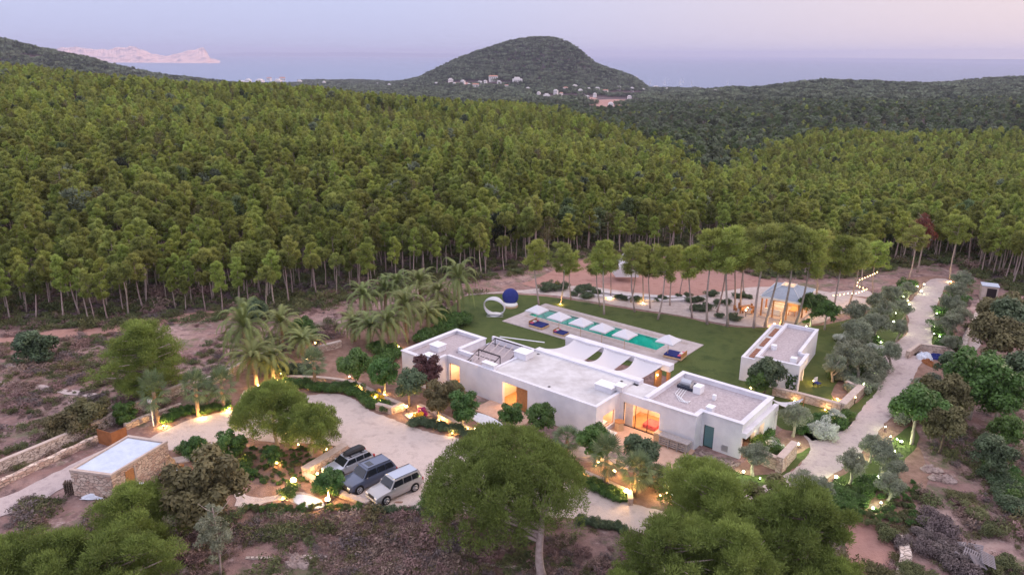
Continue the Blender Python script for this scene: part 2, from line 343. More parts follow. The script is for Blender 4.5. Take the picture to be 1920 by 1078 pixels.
ys = np.concatenate([-np.geomspace(600, 22, 8)[:-1], np.linspace(-20, 30, 14)[:-1], np.linspace(30, 135, 106), np.geomspace(135, 5600, 190)[1:], [6500, 8000]])
X, Y = np.meshgrid(xs, ys); Z = Hh(X, Y)
Z = np.where(Y > 5200, -135, Z)
ud = (X-O_[0])*U_[0]+(Y-O_[1])*U_[1]; vd = (X-O_[0])*V_[0]+(Y-O_[1])*V_[1]; Z = np.where((ud > -40.9) & (ud < -18.3) & (vd > 17.6) & (vd < 23.1), -2.2, Z)      # dug out for the pool basin
nx, ny = len(xs), len(ys); idx = np.arange(nx*ny).reshape(ny, nx)
FV = np.stack([idx[:-1, :-1], idx[:-1, 1:], idx[1:, 1:], idx[1:, :-1]], -1).reshape(-1, 4)
me = fastmesh('ground', np.stack([X, Y, Z], -1).reshape(-1, 3), FV, 4); me.shade_smooth()
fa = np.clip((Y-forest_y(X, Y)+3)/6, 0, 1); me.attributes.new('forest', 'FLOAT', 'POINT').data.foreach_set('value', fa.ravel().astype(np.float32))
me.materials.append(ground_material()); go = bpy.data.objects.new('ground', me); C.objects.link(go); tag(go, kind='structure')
# sea
sea_m = mat('sea_water', (.085, .13, .24), .4, spec=.5, bump=.5, bs=.02)
MB().add([(-90000, 1500, -110), (90000, 1500, -110), (90000, 110000, -110), (-90000, 110000, -110)], [(0, 1, 2, 3)]).build('sea', sea_m)['kind'] = 'structure'

def spline(pts, n=6, closed=True):
    P = [np.array(p[:2], float) for p in pts]; o = []; k = len(P)
    for i in range(k if closed else k-1):
        p0, p1, p2, p3 = (P[(i-1) % k], P[i], P[(i+1) % k], P[(i+2) % k]) if closed else (P[max(i-1, 0)], P[i], P[min(i+1, k-1)], P[min(i+2, k-1)])
        for j in range(n):
            t = j/n; o.append(.5*((2*p1)+(-p0+p2)*t+(2*p0-5*p1+4*p2-p3)*t*t+(-p0+3*p1-3*p2+p3)*t**3))
    if not closed: o.append(P[-1])
    return o
import bmesh
def sheet(name, pts, z, m, smooth=True, kind='structure', jit=.1, pix=True, step=3., hole=None):
    w_ = [G(*p) for p in pts] if pix else pts
    pl = spline(w_, 6) if smooth else [np.array(p[:2]) for p in w_]
    if smooth and jit: pl = [p+np.array([random.uniform(-jit, jit), random.uniform(-jit, jit)]) for p in pl]
    bm = bmesh.new(); f = bm.faces.new([bm.verts.new((p[0], p[1], 0)) for p in pl]); bmesh.ops.triangulate(bm, faces=[f])
    x0, x1 = min(p[0] for p in pl), max(p[0] for p in pl); y0, y1 = min(p[1] for p in pl), max(p[1] for p in pl)
    for ax, lo, hi in ((0, x0, x1), (1, y0, y1)):
        q = lo+step
        while q < hi:
            co = (q, 0, 0) if ax == 0 else (0, q, 0); no = (1, 0, 0) if ax == 0 else (0, 1, 0)
            bmesh.ops.bisect_plane(bm, geom=bm.verts[:]+bm.edges[:]+bm.faces[:], plane_co=co, plane_no=no); q += step
    if hole:
        u0, u1, v0, v1 = hole
        for (uu, vv, n_) in ((u0, 0, U_), (u1, 0, U_), (0, v0, V_), (0, v1, V_)):
            c_ = W(uu, vv); bmesh.ops.bisect_plane(bm, geom=bm.verts[:]+bm.edges[:]+bm.faces[:], plane_co=(c_[0], c_[1], 0), plane_no=(n_[0], n_[1], 0))
        dl = []
        for f in bm.faces:
            c_ = f.calc_center_median(); q = np.array([c_.x, c_.y])-O_
            if u0 < q@U_ < u1 and v0 < q@V_ < v1: dl.append(f)
        bmesh.ops.delete(bm, geom=dl, context='FACES')
    for v in bm.verts: v.co.z = float(Hh(v.co.x, v.co.y))+z
    bmesh.ops.recalc_face_normals(bm, faces=bm.faces)
    me = bpy.data.meshes.new(name); bm.to_mesh(me); bm.free()
    if len(me.polygons) and me.polygons[0].normal.z < 0: me.flip_normals()
    me.materials.append(M[m] if isinstance(m, str) else m); o = bpy.data.objects.new(name, me); C.objects.link(o)
    return tag(o, kind=kind)
M['gravel'] = mat('pale_gravel', (.42, .335, .30), .95, (.58, .48, .435), .8, (.50, .405, .365), bump=.7, bs=9, detail=10, lo=.3, hi=.7)
M['gravel2'] = mat('road_gravel', (.32, .25, .25), .95, (.50, .41, .39), .9, (.40, .32, .31), bump=.8, bs=7, detail=10, lo=.3, hi=.7)
M['lawn'] = mat('lawn_grass', (.036, .062, .013), .9, (.088, .115, .030), .30, (.052, .082, .018), bump=1., bs=16, detail=9, lo=.3, hi=.7)
M['sand'] = mat('sand_garden', (.42, .345, .325), .95, (.56, .48, .455), 1.5, bump=.6, bs=8, detail=8)
M['redsoil'] = mat('red_soil', (.26, .13, .105), .95, (.38, .215, .18), .45, (.31, .17, .14), bump=.8, bs=7, detail=8, lo=.3, hi=.7)
M['bed'] = mat('planting_bed_soil', (.20, .115, .085), .95, (.33, .205, .16), 1.2, bump=.8, bs=10, detail=8)
M['white_terrace'] = mat('pale_stone_terrace', (.54, .50, .51), .9, (.64, .60, .61), 3)
# beds under the planted garden first, gravel over it
sheet('garden_soil', [(450, 690), (620, 640), (740, 600), (850, 585), (900, 640), (900, 780), (1060, 860), (1330, 880), (1380, 900), (1320, 960), (1200, 985), (900, 955), (640, 955), (440, 975), (330, 880), (300, 820), (380, 770)], .012, 'bed')
sheet('garden_soil', [(1640, 590), (1700, 515), (1800, 520), (1800, 600), (1770, 700), (1720, 800), (1740, 900), (1680, 985), (1560, 985), (1470, 960), (1350, 985), (1300, 900), (1420, 850), (1560, 700), (1600, 620)], .014, 'bed')
sheet('lawn', [(862, 562), (900, 553), (960, 552), (1040, 557), (1110, 566), (1200, 581), (1270, 592), (1335, 606), (1380, 613), (1480, 614), (1560, 606), (1625, 588), (1655, 592), (1640, 640), (1590, 690), (1560, 740), (1600, 775), (1560, 800), (1450, 770), (1330, 740), (1200, 690), (1000, 660), (850, 640), (820, 612)], .030, 'lawn', hole=(-40.8, -18., 15, 23.8))
sheet('lawn', [(1225, 880), (1290, 862), (1340, 868), (1400, 890), (1470, 885), (1480, 862), (1520, 838), (1507, 862), (1470, 890), (1400, 925), (1350, 935), (1290, 920), (1240, 905)], .024, 'lawn')
sheet('lawn', [(1440, 760), (1530, 775), (1600, 760), (1640, 720), (1670, 690), (1655, 715), (1640, 745), (1615, 775), (1590, 800), (1550, 815), (1525, 820), (1500, 810), (1460, 800)], .034, 'lawn')
sheet('lawn', [(1560, 905), (1600, 880), (1650, 850), (1700, 800), (1725, 820), (1700, 860), (1650, 905), (1640, 930), (1610, 965), (1570, 960)], .026, 'lawn')
sheet('lawn', [(1625, 640), (1660, 600), (1690, 560), (1700, 600), (1690, 632), (1664, 652), (1650, 690), (1620, 720), (1600, 700)], .038, 'lawn')
sheet('lawn', [(1745, 640), (1760, 600), (1790, 540), (1805, 560), (1785, 620), (1775, 655)], .026, 'lawn')
sheet('red_soil_clearing', [(1010, 520), (1090, 480), (1180, 462), (1300, 466), (1400, 500), (1460, 520), (1400, 545), (1290, 556), (1180, 548), (1090, 542), (1020, 540), (980, 532)], .016, 'redsoil')
sheet('sand_garden', [(855, 556), (900, 550), (960, 546), (1030, 538), (1100, 532), (1190, 541), (1290, 549), (1370, 535), (1420, 528), (1500, 530), (1580, 545), (1640, 560), (1630, 575), (1570, 588), (1540, 604), (1470, 613), (1390, 611), (1335, 602), (1270, 589), (1200, 577), (1110, 562), (1040, 553), (960, 549), (900, 552)], .022, 'sand')
sheet('garden_path', [(1660, 562), (1700, 557), (1600, 548), (1560, 540), (1620, 536), (1640, 545)], .028, 'sand')
sheet('driveway', [(190, 850), (245, 838), (300, 812), (350, 789), (400, 777), (440, 767), (455, 735), (480, 728), (520, 735), (575, 741), (620, 738), (650, 743), (672, 753), (690, 768), (725, 782), (765, 798), (800, 810), (850, 820), (880, 832), (960, 850), (1050, 888), (1110, 915), (1150, 932), (1215, 952), (1290, 968), (1300, 985), (1240, 1000), (1180, 990), (1085, 975), (1000, 966), (900, 957), (800, 956), (752, 957), (700, 947), (640, 922), (610, 905), (640, 880), (665, 850), (650, 838), (560, 830), (500, 828), (440, 818), (395, 828), (330, 842), (290, 850), (240, 868)], .040, 'gravel')
sheet('garden_path', [(398, 826), (440, 822), (425, 850), (432, 880), (455, 925), (500, 932), (545, 922), (575, 925), (606, 940), (600, 952), (585, 955), (560, 946), (520, 938), (470, 952), (444, 950), (440, 930), (418, 900), (398, 860)], .044, 'gravel')
sheet('road', [(1746, 516), (1722, 545), (1708, 562), (1697, 575), (1704, 600), (1700, 626), (1688, 637), (1665, 652), (1655, 680), (1650, 710), (1640, 740), (1626, 754), (1608, 778), (1588, 803), (1560, 815), (1530, 826), (1516, 822), (1500, 806), (1519, 838), (1505, 865), (1480, 886), (1440, 906), (1395, 930), (1360, 950), (1330, 975), (1330, 990), (1380, 985), (1440, 965), (1500, 928), (1560, 892), (1602, 862), (1640, 820), (1662, 790), (1690, 768), (1700, 742), (1712, 710), (1722, 690), (1740, 660), (1748, 640), (1752, 600), (1757, 570), (1770, 540), (1782, 518)], .042, 'gravel2')
sheet('road', [(1700, 672), (1722, 660), (1770, 672), (1782, 660), (1740, 650), (1712, 655)], .046, 'gravel2')
sheet('red_soil_yard', [(1582, 985), (1610, 978), (1680, 985), (1690, 1010), (1665, 1050), (1660, 1140), (1560, 1140), (1590, 1040)], .036, 'redsoil')
sheet('rocky_track', [(1800, 660), (1800, 640), (1822, 600), (1840, 575), (1862, 580), (1850, 620), (1830, 660), (1815, 700), (1802, 705)], .03, 'sand')
sheet('dirt_track', [(-80, 948), (0, 930), (100, 885), (180, 848), (240, 830), (244, 852), (200, 868), (130, 905), (60, 945), (0, 965), (-80, 990)], .05, 'gravel2')
sheet('dirt_track', [(-40, 640), (40, 628), (110, 617), (220, 606), (330, 590), (420, 583), (470, 592), (430, 600), (330, 606), (220, 622), (110, 634), (20, 645)], .05, 'redsoil')
sheet('dirt_track', [(-40, 715), (40, 716), (120, 728), (180, 738), (180, 744), (110, 736), (40, 724), (-40, 725)], .05, 'gravel2')

# ================================================================ VILLA
vil = empty('villa', W(-18, -2, 0), 'long low white flat-roofed villa with lit rooms beside the pool lawn', 'villa')
def V(mb, name, m, parent=None, **k): return mb.build(name, m, parent or vil, **k)
# walls with openings: list of wall runs in villa axes. wall(u0,v0,u1,v1) thickness t inward, openings (start,end,z0,z1)
def wall_run(mb, axis, a0, a1, b, t, z0, z1, ops=()):
    """axis 'u': runs along u at v in [b,b+t]; axis 'v': runs along v at u in [b,b+t]"""
    def bx(s, e, q0, q1):
        if e-s < .01 or q1-q0 < .01: return
        if axis == 'u': mb.ubox(s, e, b, b+t, q0, q1)
        else: mb.ubox(b, b+t, s, e, q0, q1)
    cur = a0
    for s, e, q0, q1 in sorted(ops):
        bx(cur, s, z0, z1); bx(s, e, z0, q0); bx(s, e, q1, z1); cur = e
    bx(cur, a1, z0, z1)
T = .35; ZP = 3.6
b = MB()
# wing (west)
wall_run(b, 'u', -37.3, -32.5, -8.4, T, 0, ZP)
wall_run(b, 'v', -8.05, .7, -37.3, T, 0, ZP)
wall_run(b, 'v', -8.05, -5.9, -32.5-T, T, 0, ZP)
wall_run(b, 'u', -36.95, -32.5, .35, T, 0, ZP)
b.ubox(-32.85, -32.5, -3.8, .35, 2.5, ZP); b.ubox(-32.5, -30.4, -3.8-T, -3.8, 2.5, ZP)
# front of court block and main hall, with the two lit openings
wall_run(b, 'u', -32.5, -12.4, -5.9, T, 0, ZP-.02, [(-32.2, -30.6, .25, 2.75), (-24.3, -20.9, 0, 2.75)])
wall_run(b, 'v', -5.55, -1.5, -12.4-T, T, 0, ZP-.02, [(-4.6, -2.4, .55, 2.1)])
wall_run(b, 'v', -5.5, 2.1, -26.3, .3, 2.6, ZP-.05)
wall_run(b, 'u', -32.5, -26.3, 1.8, .3, 0, ZP-.03)
wall_run(b, 'v', .7, 1.8, -32.5, .3, 0, 2.9)
wall_run(b, 'u', -26.3, -12.4, 1.5, T, 0, 2.9)
b.ubox(-26.0, -12.2, 1.85, 2.75, 3.05, 3.62)       # raised bench parapet behind
b.ubox(-26.0, -12.2, 1.85, 2.1, 0, 3.05)
# connecting block
wall_run(b, 'u', -12.4, -4.1, -1.5, T, 0, ZP-.01, [(-12.0, -7.9, 0, 2.65)])
wall_run(b, 'u', -12.4, -9.9, 2.4, .3, 0, 3.2)
# east block
wall_run(b, 'v', -1.15, .2, -4.1-T, T, 0, ZP)
wall_run(b, 'u', -4.1, -.1, -.15, T, 0, ZP, [(-3.85, -2.8, 0, 2.35)])
wall_run(b, 'v', .2, 7.2, -.1-T, T, 2.55, ZP)          # overhanging parapet over the recess
wall_run(b, 'v', 3.2, 7.2, -.1-T-.01, T, 0, 2.55)
wall_run(b, 'v', .2, 3.2, -1.6, .3, 0, 2.55, [(.9, 2.0, 0, 2.3)])
wall_run(b, 'u', -9.9, -.1-T, 6.85, T, 0, ZP)
wall_run(b, 'v', 2.7, 6.85, -9.9, T, 0, ZP); b.ubox(-9.9, -9.55, -1.15, 2.7, 2.87, ZP)
b.ubox(-.1, .35, -.15, 7.9, 2.25, 2.75); b.ubox(-.45, .35, 7.2, 7.9, 0, 2.25); b.ubox(-.1, .3, 4.4, 7.2, 0, 2.25)
V(b, 'wall', 'plaster')
# copings
b = MB()
for q in [(-37.4, -32.4, -8.5, -7.95), (-37.4, -36.85, -7.95, .8), (-36.85, -32.4, .25, .8), (-32.95, -32.4, -3.7, .25), (-32.4, -30.3, -4.2, -3.75)]: b.ubox(*q, ZP, ZP+.09)
for q in [(-10.0, -.0, 6.8, 7.3), (-10.0, -9.5, -1.0, 6.8), (-.5, .0, .25, 6.8), (-4.0, .0, -.25, .25), (-4.5, -4.0, -1.55, .25), (-9.5, -4.5, -1.6, -1.1)]: b.ubox(*q, ZP+.003, ZP+.08)
V(b, 'coping', 'plaster')
for nm, m, qs, z in (('roof', 'roofg', [(-36.95, -32.85, -8.05, .35), (-32.85, -30.4, -5.55, -4.15)], 3.28), ('roof', 'roofg', [(-32.5, -26.3, -3.8, 1.8), (-30.4, -26.3, -5.55, -3.8)], 2.75),
                     ('roof', 'roofw', [(-26.0, -12.75, -5.55, 1.85)], 3.42), ('roof', 'roofw', [(-12.75, -9.9, -1.15, 2.4), (-12.75, -12.2, 1.5, 1.85)], 3.25),
                     ('roof', 'roofg', [(-9.55, -4.45, -1.15, 6.85), (-4.45, -.45, .2, 6.85)], 3.18)):
    b = MB()
    for q in qs: b.ubox(*q, z-.25, z)
    V(b, nm, m)
# rooftop boxes (chimneys and skylights)
for (u0, u1, v0, v1, z0, z1) in [(-35.6, -34.2, -5.6, -4.3, 3.28, 3.95), (-34.0, -32.7, -8.2, -7.3, 3.28, 3.95), (-27.5, -25.8, -5.6, -5.0, 3.4, 4.0), (-26.6, -24.9, -1.2, .2, 3.42, 4.15), (-15.0, -13.0, -2.3, -1.0, 3.42, 4.0), (-13.1, -12.2, -1.6, -.7, 3.6, 4.15), (-4.0, -3.4, .3, 1.0, 3.18, 3.95)]:
    o = V(MB().ubox(u0, u1, v0, v1, z0, z1), 'chimney', 'plaster', bevel=.03)
    V(MB().ubox(u0-.06, u1+.06, v0-.06, v1+.06, z1, z1+.07), 'chimney_cap', 'whitem', o)
# interiors: lit rooms behind the openings
def room(u0, u1, v0, v1, z1, front, light, power, wallm='warmw'):
    b = MB(); e = .05
    b.ubox(u0-e, u1+e, v1, v1+e, 0, z1) if front == 'v' else b.ubox(u0-e, u0, v0, v1, 0, z1)
    if front == 'v': b.ubox(u0-e, u0, v0, v1, 0, z1); b.ubox(u1, u1+e, v0, v1, 0, z1)
    else: b.ubox(u0, u1, v0-e, v0, 0, z1); b.ubox(u0, u1, v1, v1+e, 0, z1)
    b.ubox(u0-e, u1+e, v0, v1+e, z1, z1+e)
    o = V(b, 'interior_wall', wallm)
    V(MB().ubox(u0, u1, v0, v1, .0, .06), 'interior_floor', 'warmf')
    l = bpy.data.lights.new('room_light', 'POINT'); l.energy = power; l.color = (1, .62, .33); l.shadow_soft_size = .2
    lo = bpy.data.objects.new('room_light', l); C.objects.link(lo); lo.location = W(*light); lo.parent = vil; lo.matrix_parent_inverse = Matrix.Translation(-vil.location)
    # the lamp that gives the light
    p = W(light[0], light[1], z1-.08)
    V(MB().ell((p[0], p[1], p[2]), (.16, .16, .07), 10, 5), 'ceiling_lamp', BULB)
BULB = mat('warm_bulb', (1, .8, .5), emit=(1, .62, .25), es=14); BULBW = mat('pale_bulb', (1, 1, .9), emit=(.92, 1, .70), es=16)
room(-32.3, -29.8, -5.5, -3.95, 2.45, 'v', (-31.2, -4.8, 2.0), 110)
room(-25.3, -19.9, -5.5, -2.2, 2.85, 'v', (-23.2, -4.0, 2.3), 300)
room(-15.6, -12.8, -4.8, -2.0, 2.6, 'u', (-14.0, -3.4, 2.1), 170)
room(-12.1, -7.2, -1.1, 2.3, 2.8, 'v', (-9.4, .4, 2.3), 420)
# windows and doors
def pane(u0, u1, v, z0, z1, m, name='window', fm='metal', mull=0, axis='u'):
    f = MB(); t = .06
    def bx(a0, a1, q0, q1, d=.05):
        if axis == 'u': f.ubox(a0, a1, v-d/2, v+d/2, q0, q1)
        else: f.ubox(v-d/2, v+d/2, a0, a1, q0, q1)
    bx(u0, u1, z0, z0+t); bx(u0, u1, z1-t, z1); bx(u0, u0+t, z0+t, z1-t); bx(u1-t, u1, z0+t, z1-t)
    for k in range(mull): q = u0+(u1-u0)*(k+1)/(mull+1); bx(q-t/2, q+t/2, z0+t, z1-t)
    fr = V(f, name, fm)
    g_ = MB()
    if axis == 'u': g_.ubox(u0+t, u1-t, v-.008, v+.008, z0+t, z1-t)
    else: g_.ubox(v-.008, v+.008, u0+t, u1-t, z0+t, z1-t)
    g_.build('pane', m, fr)
    return fr
gm = bpy.data.materials.new('clear_glass'); gm.use_nodes = True; t_ = gm.node_tree; t_.nodes.remove(t_.nodes['Principled BSDF'])
g1 = t_.nodes.new('ShaderNodeBsdfTransparent'); g2 = t_.nodes.new('ShaderNodeBsdfGlossy'); g2.inputs['Roughness'].default_value = .03; g3 = t_.nodes.new('ShaderNodeMixShader'); g3.inputs[0].default_value = .08
t_.links.new(g1.outputs[0], g3.inputs[1]); t_.links.new(g2.outputs[0], g3.inputs[2]); t_.links.new(g3.outputs[0], t_.nodes['Material Output'].inputs[0]); M['glass'] = gm
pane(-32.2, -30.6, -5.72, .25, 2.75, 'glass', fm='wood')
pane(-12.0, -7.9, -1.32, 0.02, 2.65, 'glass', 'sliding_window', 'metal', 2)
pane(-3.85, -2.8, .02, .02, 2.35, 'tealglass', 'glass_door', 'metal')
pane(-4.6, -2.4, -12.6, .55, 2.1, 'glass', axis='v', fm='wood')
b = MB(); b.ubox(-22.6, -20.9, -5.62, -5.54, .03, 2.72)
for k in range(9): b.ubox(-22.55+k*.19, -22.42+k*.19, -5.66, -5.62, .05, 2.7)
V(b, 'sliding_wood_door', 'wood')
o = V(MB().ubox(-1.52, -1.45, .9, 2.0, .02, 2.3), 'wood_door', 'wood')
V(MB().ubox(-11.9, -11.0, -1.22, -1.17, .06, 2.6), 'curtain', 'cloth')
V(MB().ubox(-10.2, -8.7, -.6, .9, .06, .5), 'sofa', 'red', bevel=.08)
V(MB().ubox(-1.9, -1.3, -.20, -.15, .3, .9), 'wall_vent', 'steel')
# bed seen through the small window
V(MB().ubox(-14.6, -13.0, -4.3, -2.6, .06, .6), 'bed', 'cush', bevel=.1)
# solar panels on frames over the court roof
def uq(mb, pts): k = len(mb.v); mb.v += [W(*p) for p in pts]; mb.f += [(k, k+1, k+2, k+3)]
for (ua, ub, va, vb) in ((-30.3, -27.1, -5.3, -3.0), (-31.2, -27.0, -1.6, .9)):
    fr = MB(); za, zb = 3.0, 3.95
    for u in (ua, ub):
        fr.tube([W(u, va, za), W(u, vb, zb)], .05); fr.tube([W(u, vb, 2.75), W(u, vb, zb)], .05)
    for k in range(2, 4):
        q = k/3; fr.tube([W(ua, va+(vb-va)*q, za+(zb-za)*q), W(ub, va+(vb-va)*q, za+(zb-za)*q)], .04 if k < 3 else .08)
    f_ = V(fr, 'sunshade_frame', 'metal')
    sl_ = MB()
    for k in range(4):
        a = ua+.1+(ub-ua-.2)*k/4; c = ua+.1+(ub-ua-.2)*(k+.13)/4
        P4 = [(a, va+.08, za+.06), (c, va+.08, za+.06), (c, vb-.5, zb-.12), (a, vb-.5, zb-.12)]
        kk = len(sl_.v); sl_.v += [W(*p) for p in P4]+[W(p[0], p[1], p[2]-.04) for p in P4]; sl_.f += [tuple(kk+i for i in f) for f in ((0, 1, 2, 3), (7, 6, 5, 4), (0, 4, 5, 1), (1, 5, 6, 2), (2, 6, 7, 3), (3, 7, 4, 0))]
    V(sl_, 'sunshade_panel', mat('pale_slat', (.50, .42, .40), .6))
V(MB().tube([W(-31.5, 2.1, 3.7), W(-26.2, 4.0, 3.75)], .06), 'awning_pole', 'whitem')
# rooftop machines on the east block
V(MB().ubox(-9.0, -7.2, 4.0, 5.6, 3.19, 3.55), 'water_heater_tank', 'solar', bevel=.05)
V(MB().ubox(-7.1, -6.3, 3.8, 4.8, 3.19, 4.0), 'air_conditioner', 'whitem', bevel=.04)
V(MB().ubox(-4.9, -4.55, 3.6, 3.95, 3.19, 3.75), 'vent_box', 'whitem', bevel=.03)
pp = MB()
for k in range(4): pp.tube([W(-8.6+.25*k, 3.9, 3.25), W(-8.3+.3*k, 2.4-.2*k, 3.3), W(-7.2+.3*k, 1.2, 3.24), W(-6.4, 1.6+.1*k, 3.24)], .035, 6)
V(pp, 'roof_pipes', 'whitem')
V(MB().tube([W(-8.7, 4.6, 3.75), W(-7.6, 4.6, 3.75)], .42, 14), 'storage_tank', 'steel')
for u, v in ((-25.2, 1.2), (-19.0, -5.0), (-14.0, 1.0)): V(MB().ubox(u, u+.25, v, v+.25, 3.42, 3.46), 'roof_drain', 'metal')
# pergola beam, its posts
V(MB().ubox(-25.9, -11.8, 7.8, 8.8, 2.75, 3.5), 'pergola_beam', 'plaster', bevel=.03)
V(MB().ubox(-25.9, -25.1, 7.85, 8.75, 0, 2.75), 'pergola_pillar', 'plaster')
V(MB().ubox(-13.0, -12.9, 6.6, 8.2, 0, 2.9), 'wood_screen', 'wood'); V(MB().ubox(-12.2, -11.9, 7.9, 8.3, 0, 2.75), 'wood_post', 'wood')
# shade sails between beam and roof
for (a0, a1, c0, c1) in ((-24.6, -20.6, -25.8, -19.9), (-20.3, -16.6, -19.9+.3, -16.0), (-16.2, -12.6, -15.9, -12.6)):
    n = 18; v_, f_ = [], []
    for i in range(n+1):
        s = i/n
        for j in range(n+1):
            t = j/n; sg = 4*s*(1-s)
            uu = (1-s)*(a0*(1-t)+a1*t)+s*(c0*(1-t)+c1*t)
            pull = .62*sg*(1-2*t)*(1-.5*sg*0); uu += pull*.62
            vv = 7.75*(1-s)+2.8*s
            z = 3.42*(1-s)+3.5*s-.75*sg*(.55+.45*4*t*(1-t))-.18*4*t*(1-t)*(1-s)
            v_.append(W(uu, vv, z))
    for i in range(n):
        for j in range(n): a = i*(n+1)+j; f_.append((a, a+1, a+n+2, a+n+1))
    mb = MB(); mb.add(v_, f_); o = mb.build('shade_sail', 'sailc', smooth=True); sd_ = o.modifiers.new('t', 'SOLIDIFY'); sd_.thickness = .02
    tag(o, {-24.6: 'white cloth shade sail nearest the wooden day beds, end of the row', -20.3: 'white cloth shade sail in the middle of the three', -16.2: 'white cloth shade sail beside the brown wooden screen'}[a0], 'shade sail', 'shade sails between the villa roof and the pergola beam')
# terraces
def top(o, label, cat, group=None): return tag(o, label, cat, group)
MB().ubox(-12.4, -3.9, -6.2, -1.5, -.2, .10).build('terrace', 'paving')['kind'] = 'structure'
MB().ubox(-26.0, -19.6, -8.8, -5.9, -.2, .09).build('terrace', 'paving')['kind'] = 'structure'
sheet('terrace', [W(-13, -7.8), W(-4, -6.2), W(-6, -8.6), W(-9, -9.3), W(-13, -10)], .05, 'rock', pix=False)
MB().ubox(-25.7, -13, 2.8, 8.8, -.2, .08).build('terrace', 'deck')['kind'] = 'structure'
tag(MB().ubox(-29.2, -26.1, -8.9, -8.5, 0, .75).build('garden_wall', 'plaster', bevel=.03), 'low white wall beside the terracotta entrance terrace', 'wall')
tag(MB().ubox(-10.5, -7.0, -8.8, -7.9, 0, .28).build('stone_slab', 'cap', bevel=.04), 'pale slab step by the terrace with two potted round trees', 'step')
tb = empty('stone_table', W(-11.7, -4.4, .1), 'white square low table on the terrace by the bedroom window', 'table', rz=AU)
local(MB().box(-.6, .6, -.5, .5, .30, .40), 'tabletop', 'cush', tb, bevel=.02); local(MB().box(-.3, .3, -.25, .25, 0, .30), 'base', 'plaster', tb)
bk = empty('wicker_basket', W(-11.7, -2.6, .1), 'brown wooden box basket beside the sliding windows', 'basket', rz=AU)
local(MB().prism([(.5*math.cos(k*math.pi/3), .5*math.sin(k*math.pi/3)) for k in range(6)], 0, .85), 'basket_body', 'wood2', bk, bevel=.03); local(MB().prism([(.53*math.cos(k*math.pi/3), .53*math.sin(k*math.pi/3)) for k in range(6)], .85, .92), 'lid', 'wood', bk)
cb = empty('wood_cabinet', W(-7.2, -2.1, .1), 'small wooden slatted crate between sliding window and grey log bench', 'crate', rz=AU)
b = MB()
for k in range(6): b.box(-.7, .7, -.4, .4, .02+.16*k, .14+.16*k)
local(b, 'crate_body', 'wood2', cb)
lb = empty('log_bench', W(-5.6, -2.4, .1), 'grey weathered driftwood outdoor counter against the white wall', 'outdoor counter', rz=AU)
b = MB()
for k in range(4): b.box(-1.5, 1.4, -.42, .42, .15+.22*k, .31+.22*k)
local(b, 'counter_body', 'greywood', lb, bevel=.05)
b = MB(); b.box(-1.6, 1.5, -.5, .5, 1.02, 1.12)
local(b, 'counter_top', 'greywood', lb, bevel=.03)
for x in (-1.45, -.5, .45, 1.35): local(MB().tube([(x, -.5, 0), (x+.03, -.5, 1.05)], .06), 'post', 'greywood', lb)
rk = MB()
for k in range(90):
    p = W(random.uniform(-3.9, .3), random.uniform(-1.9, -.9)-.15*random.random(), .06); r = random.uniform(.08, .2); rk.ell(p, (r, r*.8, r*.6), 6, 4, .5)
tag(rk.build('border_stones', 'rock'), 'pale field stones', None, None, 'stuff')

# ================================================================ POOL
b = MB(); d = (-41.2, -15.4, 14.05, 24.2); w_ = (-40, -19.2, 18.5, 22.2)
b.ubox(d[0], d[1], d[2], w_[2], -.2, .13); b.ubox(d[0], d[1], w_[3], d[3], -.2, .13); b.ubox(d[0], w_[0], w_[2], w_[3], -.2, .13); b.ubox(w_[1], d[1], w_[2], w_[3], -.2, .13)
pool = empty('swimming_pool', W(-30, 20, 0), 'long narrow lit turquoise swimming pool in its pale stone deck', 'swimming pool')
b.build('deck', 'deck', pool)
MB().ubox(-40.2, -19.0, 17.5, 18.35, .10, .134).build('overflow_channel', 'decks', pool)
MB().ubox(-40.2, -17.0, 22.6, 23.4, .10, .136).build('coping_strip', 'decks', pool)
b = MB(); e = .2; b.ubox(w_[0], w_[1], w_[2], w_[3], -1.6, -1.4); b.ubox(w_[0]-e, w_[0], w_[2], w_[3], -1.5, .10); b.ubox(w_[1], w_[1]+e, w_[2], w_[3], -1.5, .10); b.ubox(w_[0], w_[1], w_[2]-e, w_[2], -1.5, .10); b.ubox(w_[0], w_[1], w_[3], w_[3]+e, -1.5, .10)
b.build('basin', 'tealtile', pool)
wm = bpy.data.materials.new('pool_water'); wm.use_nodes = True; t_ = wm.node_tree; t_.nodes.remove(t_.nodes['Principled BSDF'])
g1 = t_.nodes.new('ShaderNodeBsdfTransparent'); g1.inputs[0].default_value = (.62, .97, .93, 1); g2 = t_.nodes.new('ShaderNodeBsdfGlossy'); g2.inputs['Roughness'].default_value = .06; g3 = t_.nodes.new('ShaderNodeMixShader'); fr_ = t_.nodes.new('ShaderNodeFresnel'); fr_.inputs[0].default_value = 1.33
nz_ = t_.nodes.new('ShaderNodeTexNoise'); nz_.inputs['Scale'].default_value = 3; bp_ = t_.nodes.new('ShaderNodeBump'); bp_.inputs['Strength'].default_value = .25; bp_.inputs['Distance'].default_value = .1
t_.links.new(nz_.outputs['Fac'], bp_.inputs['Height']); t_.links.new(bp_.outputs[0], g2.inputs['Normal']); t_.links.new(bp_.outputs[0], fr_.inputs['Normal'])
t_.links.new(fr_.outputs[0], g3.inputs[0]); t_.links.new(g1.outputs[0], g3.inputs[1]); t_.links.new(g2.outputs[0], g3.inputs[2]); t_.links.new(g3.outputs[0], t_.nodes['Material Output'].inputs[0])
b = MB(); b.add([W(w_[0], w_[2], .04), W(w_[1], w_[2], .04), W(w_[1], w_[3], .04), W(w_[0], w_[3], .04)], [(0, 1, 2, 3)]); b.build('water_surface', wm, pool)
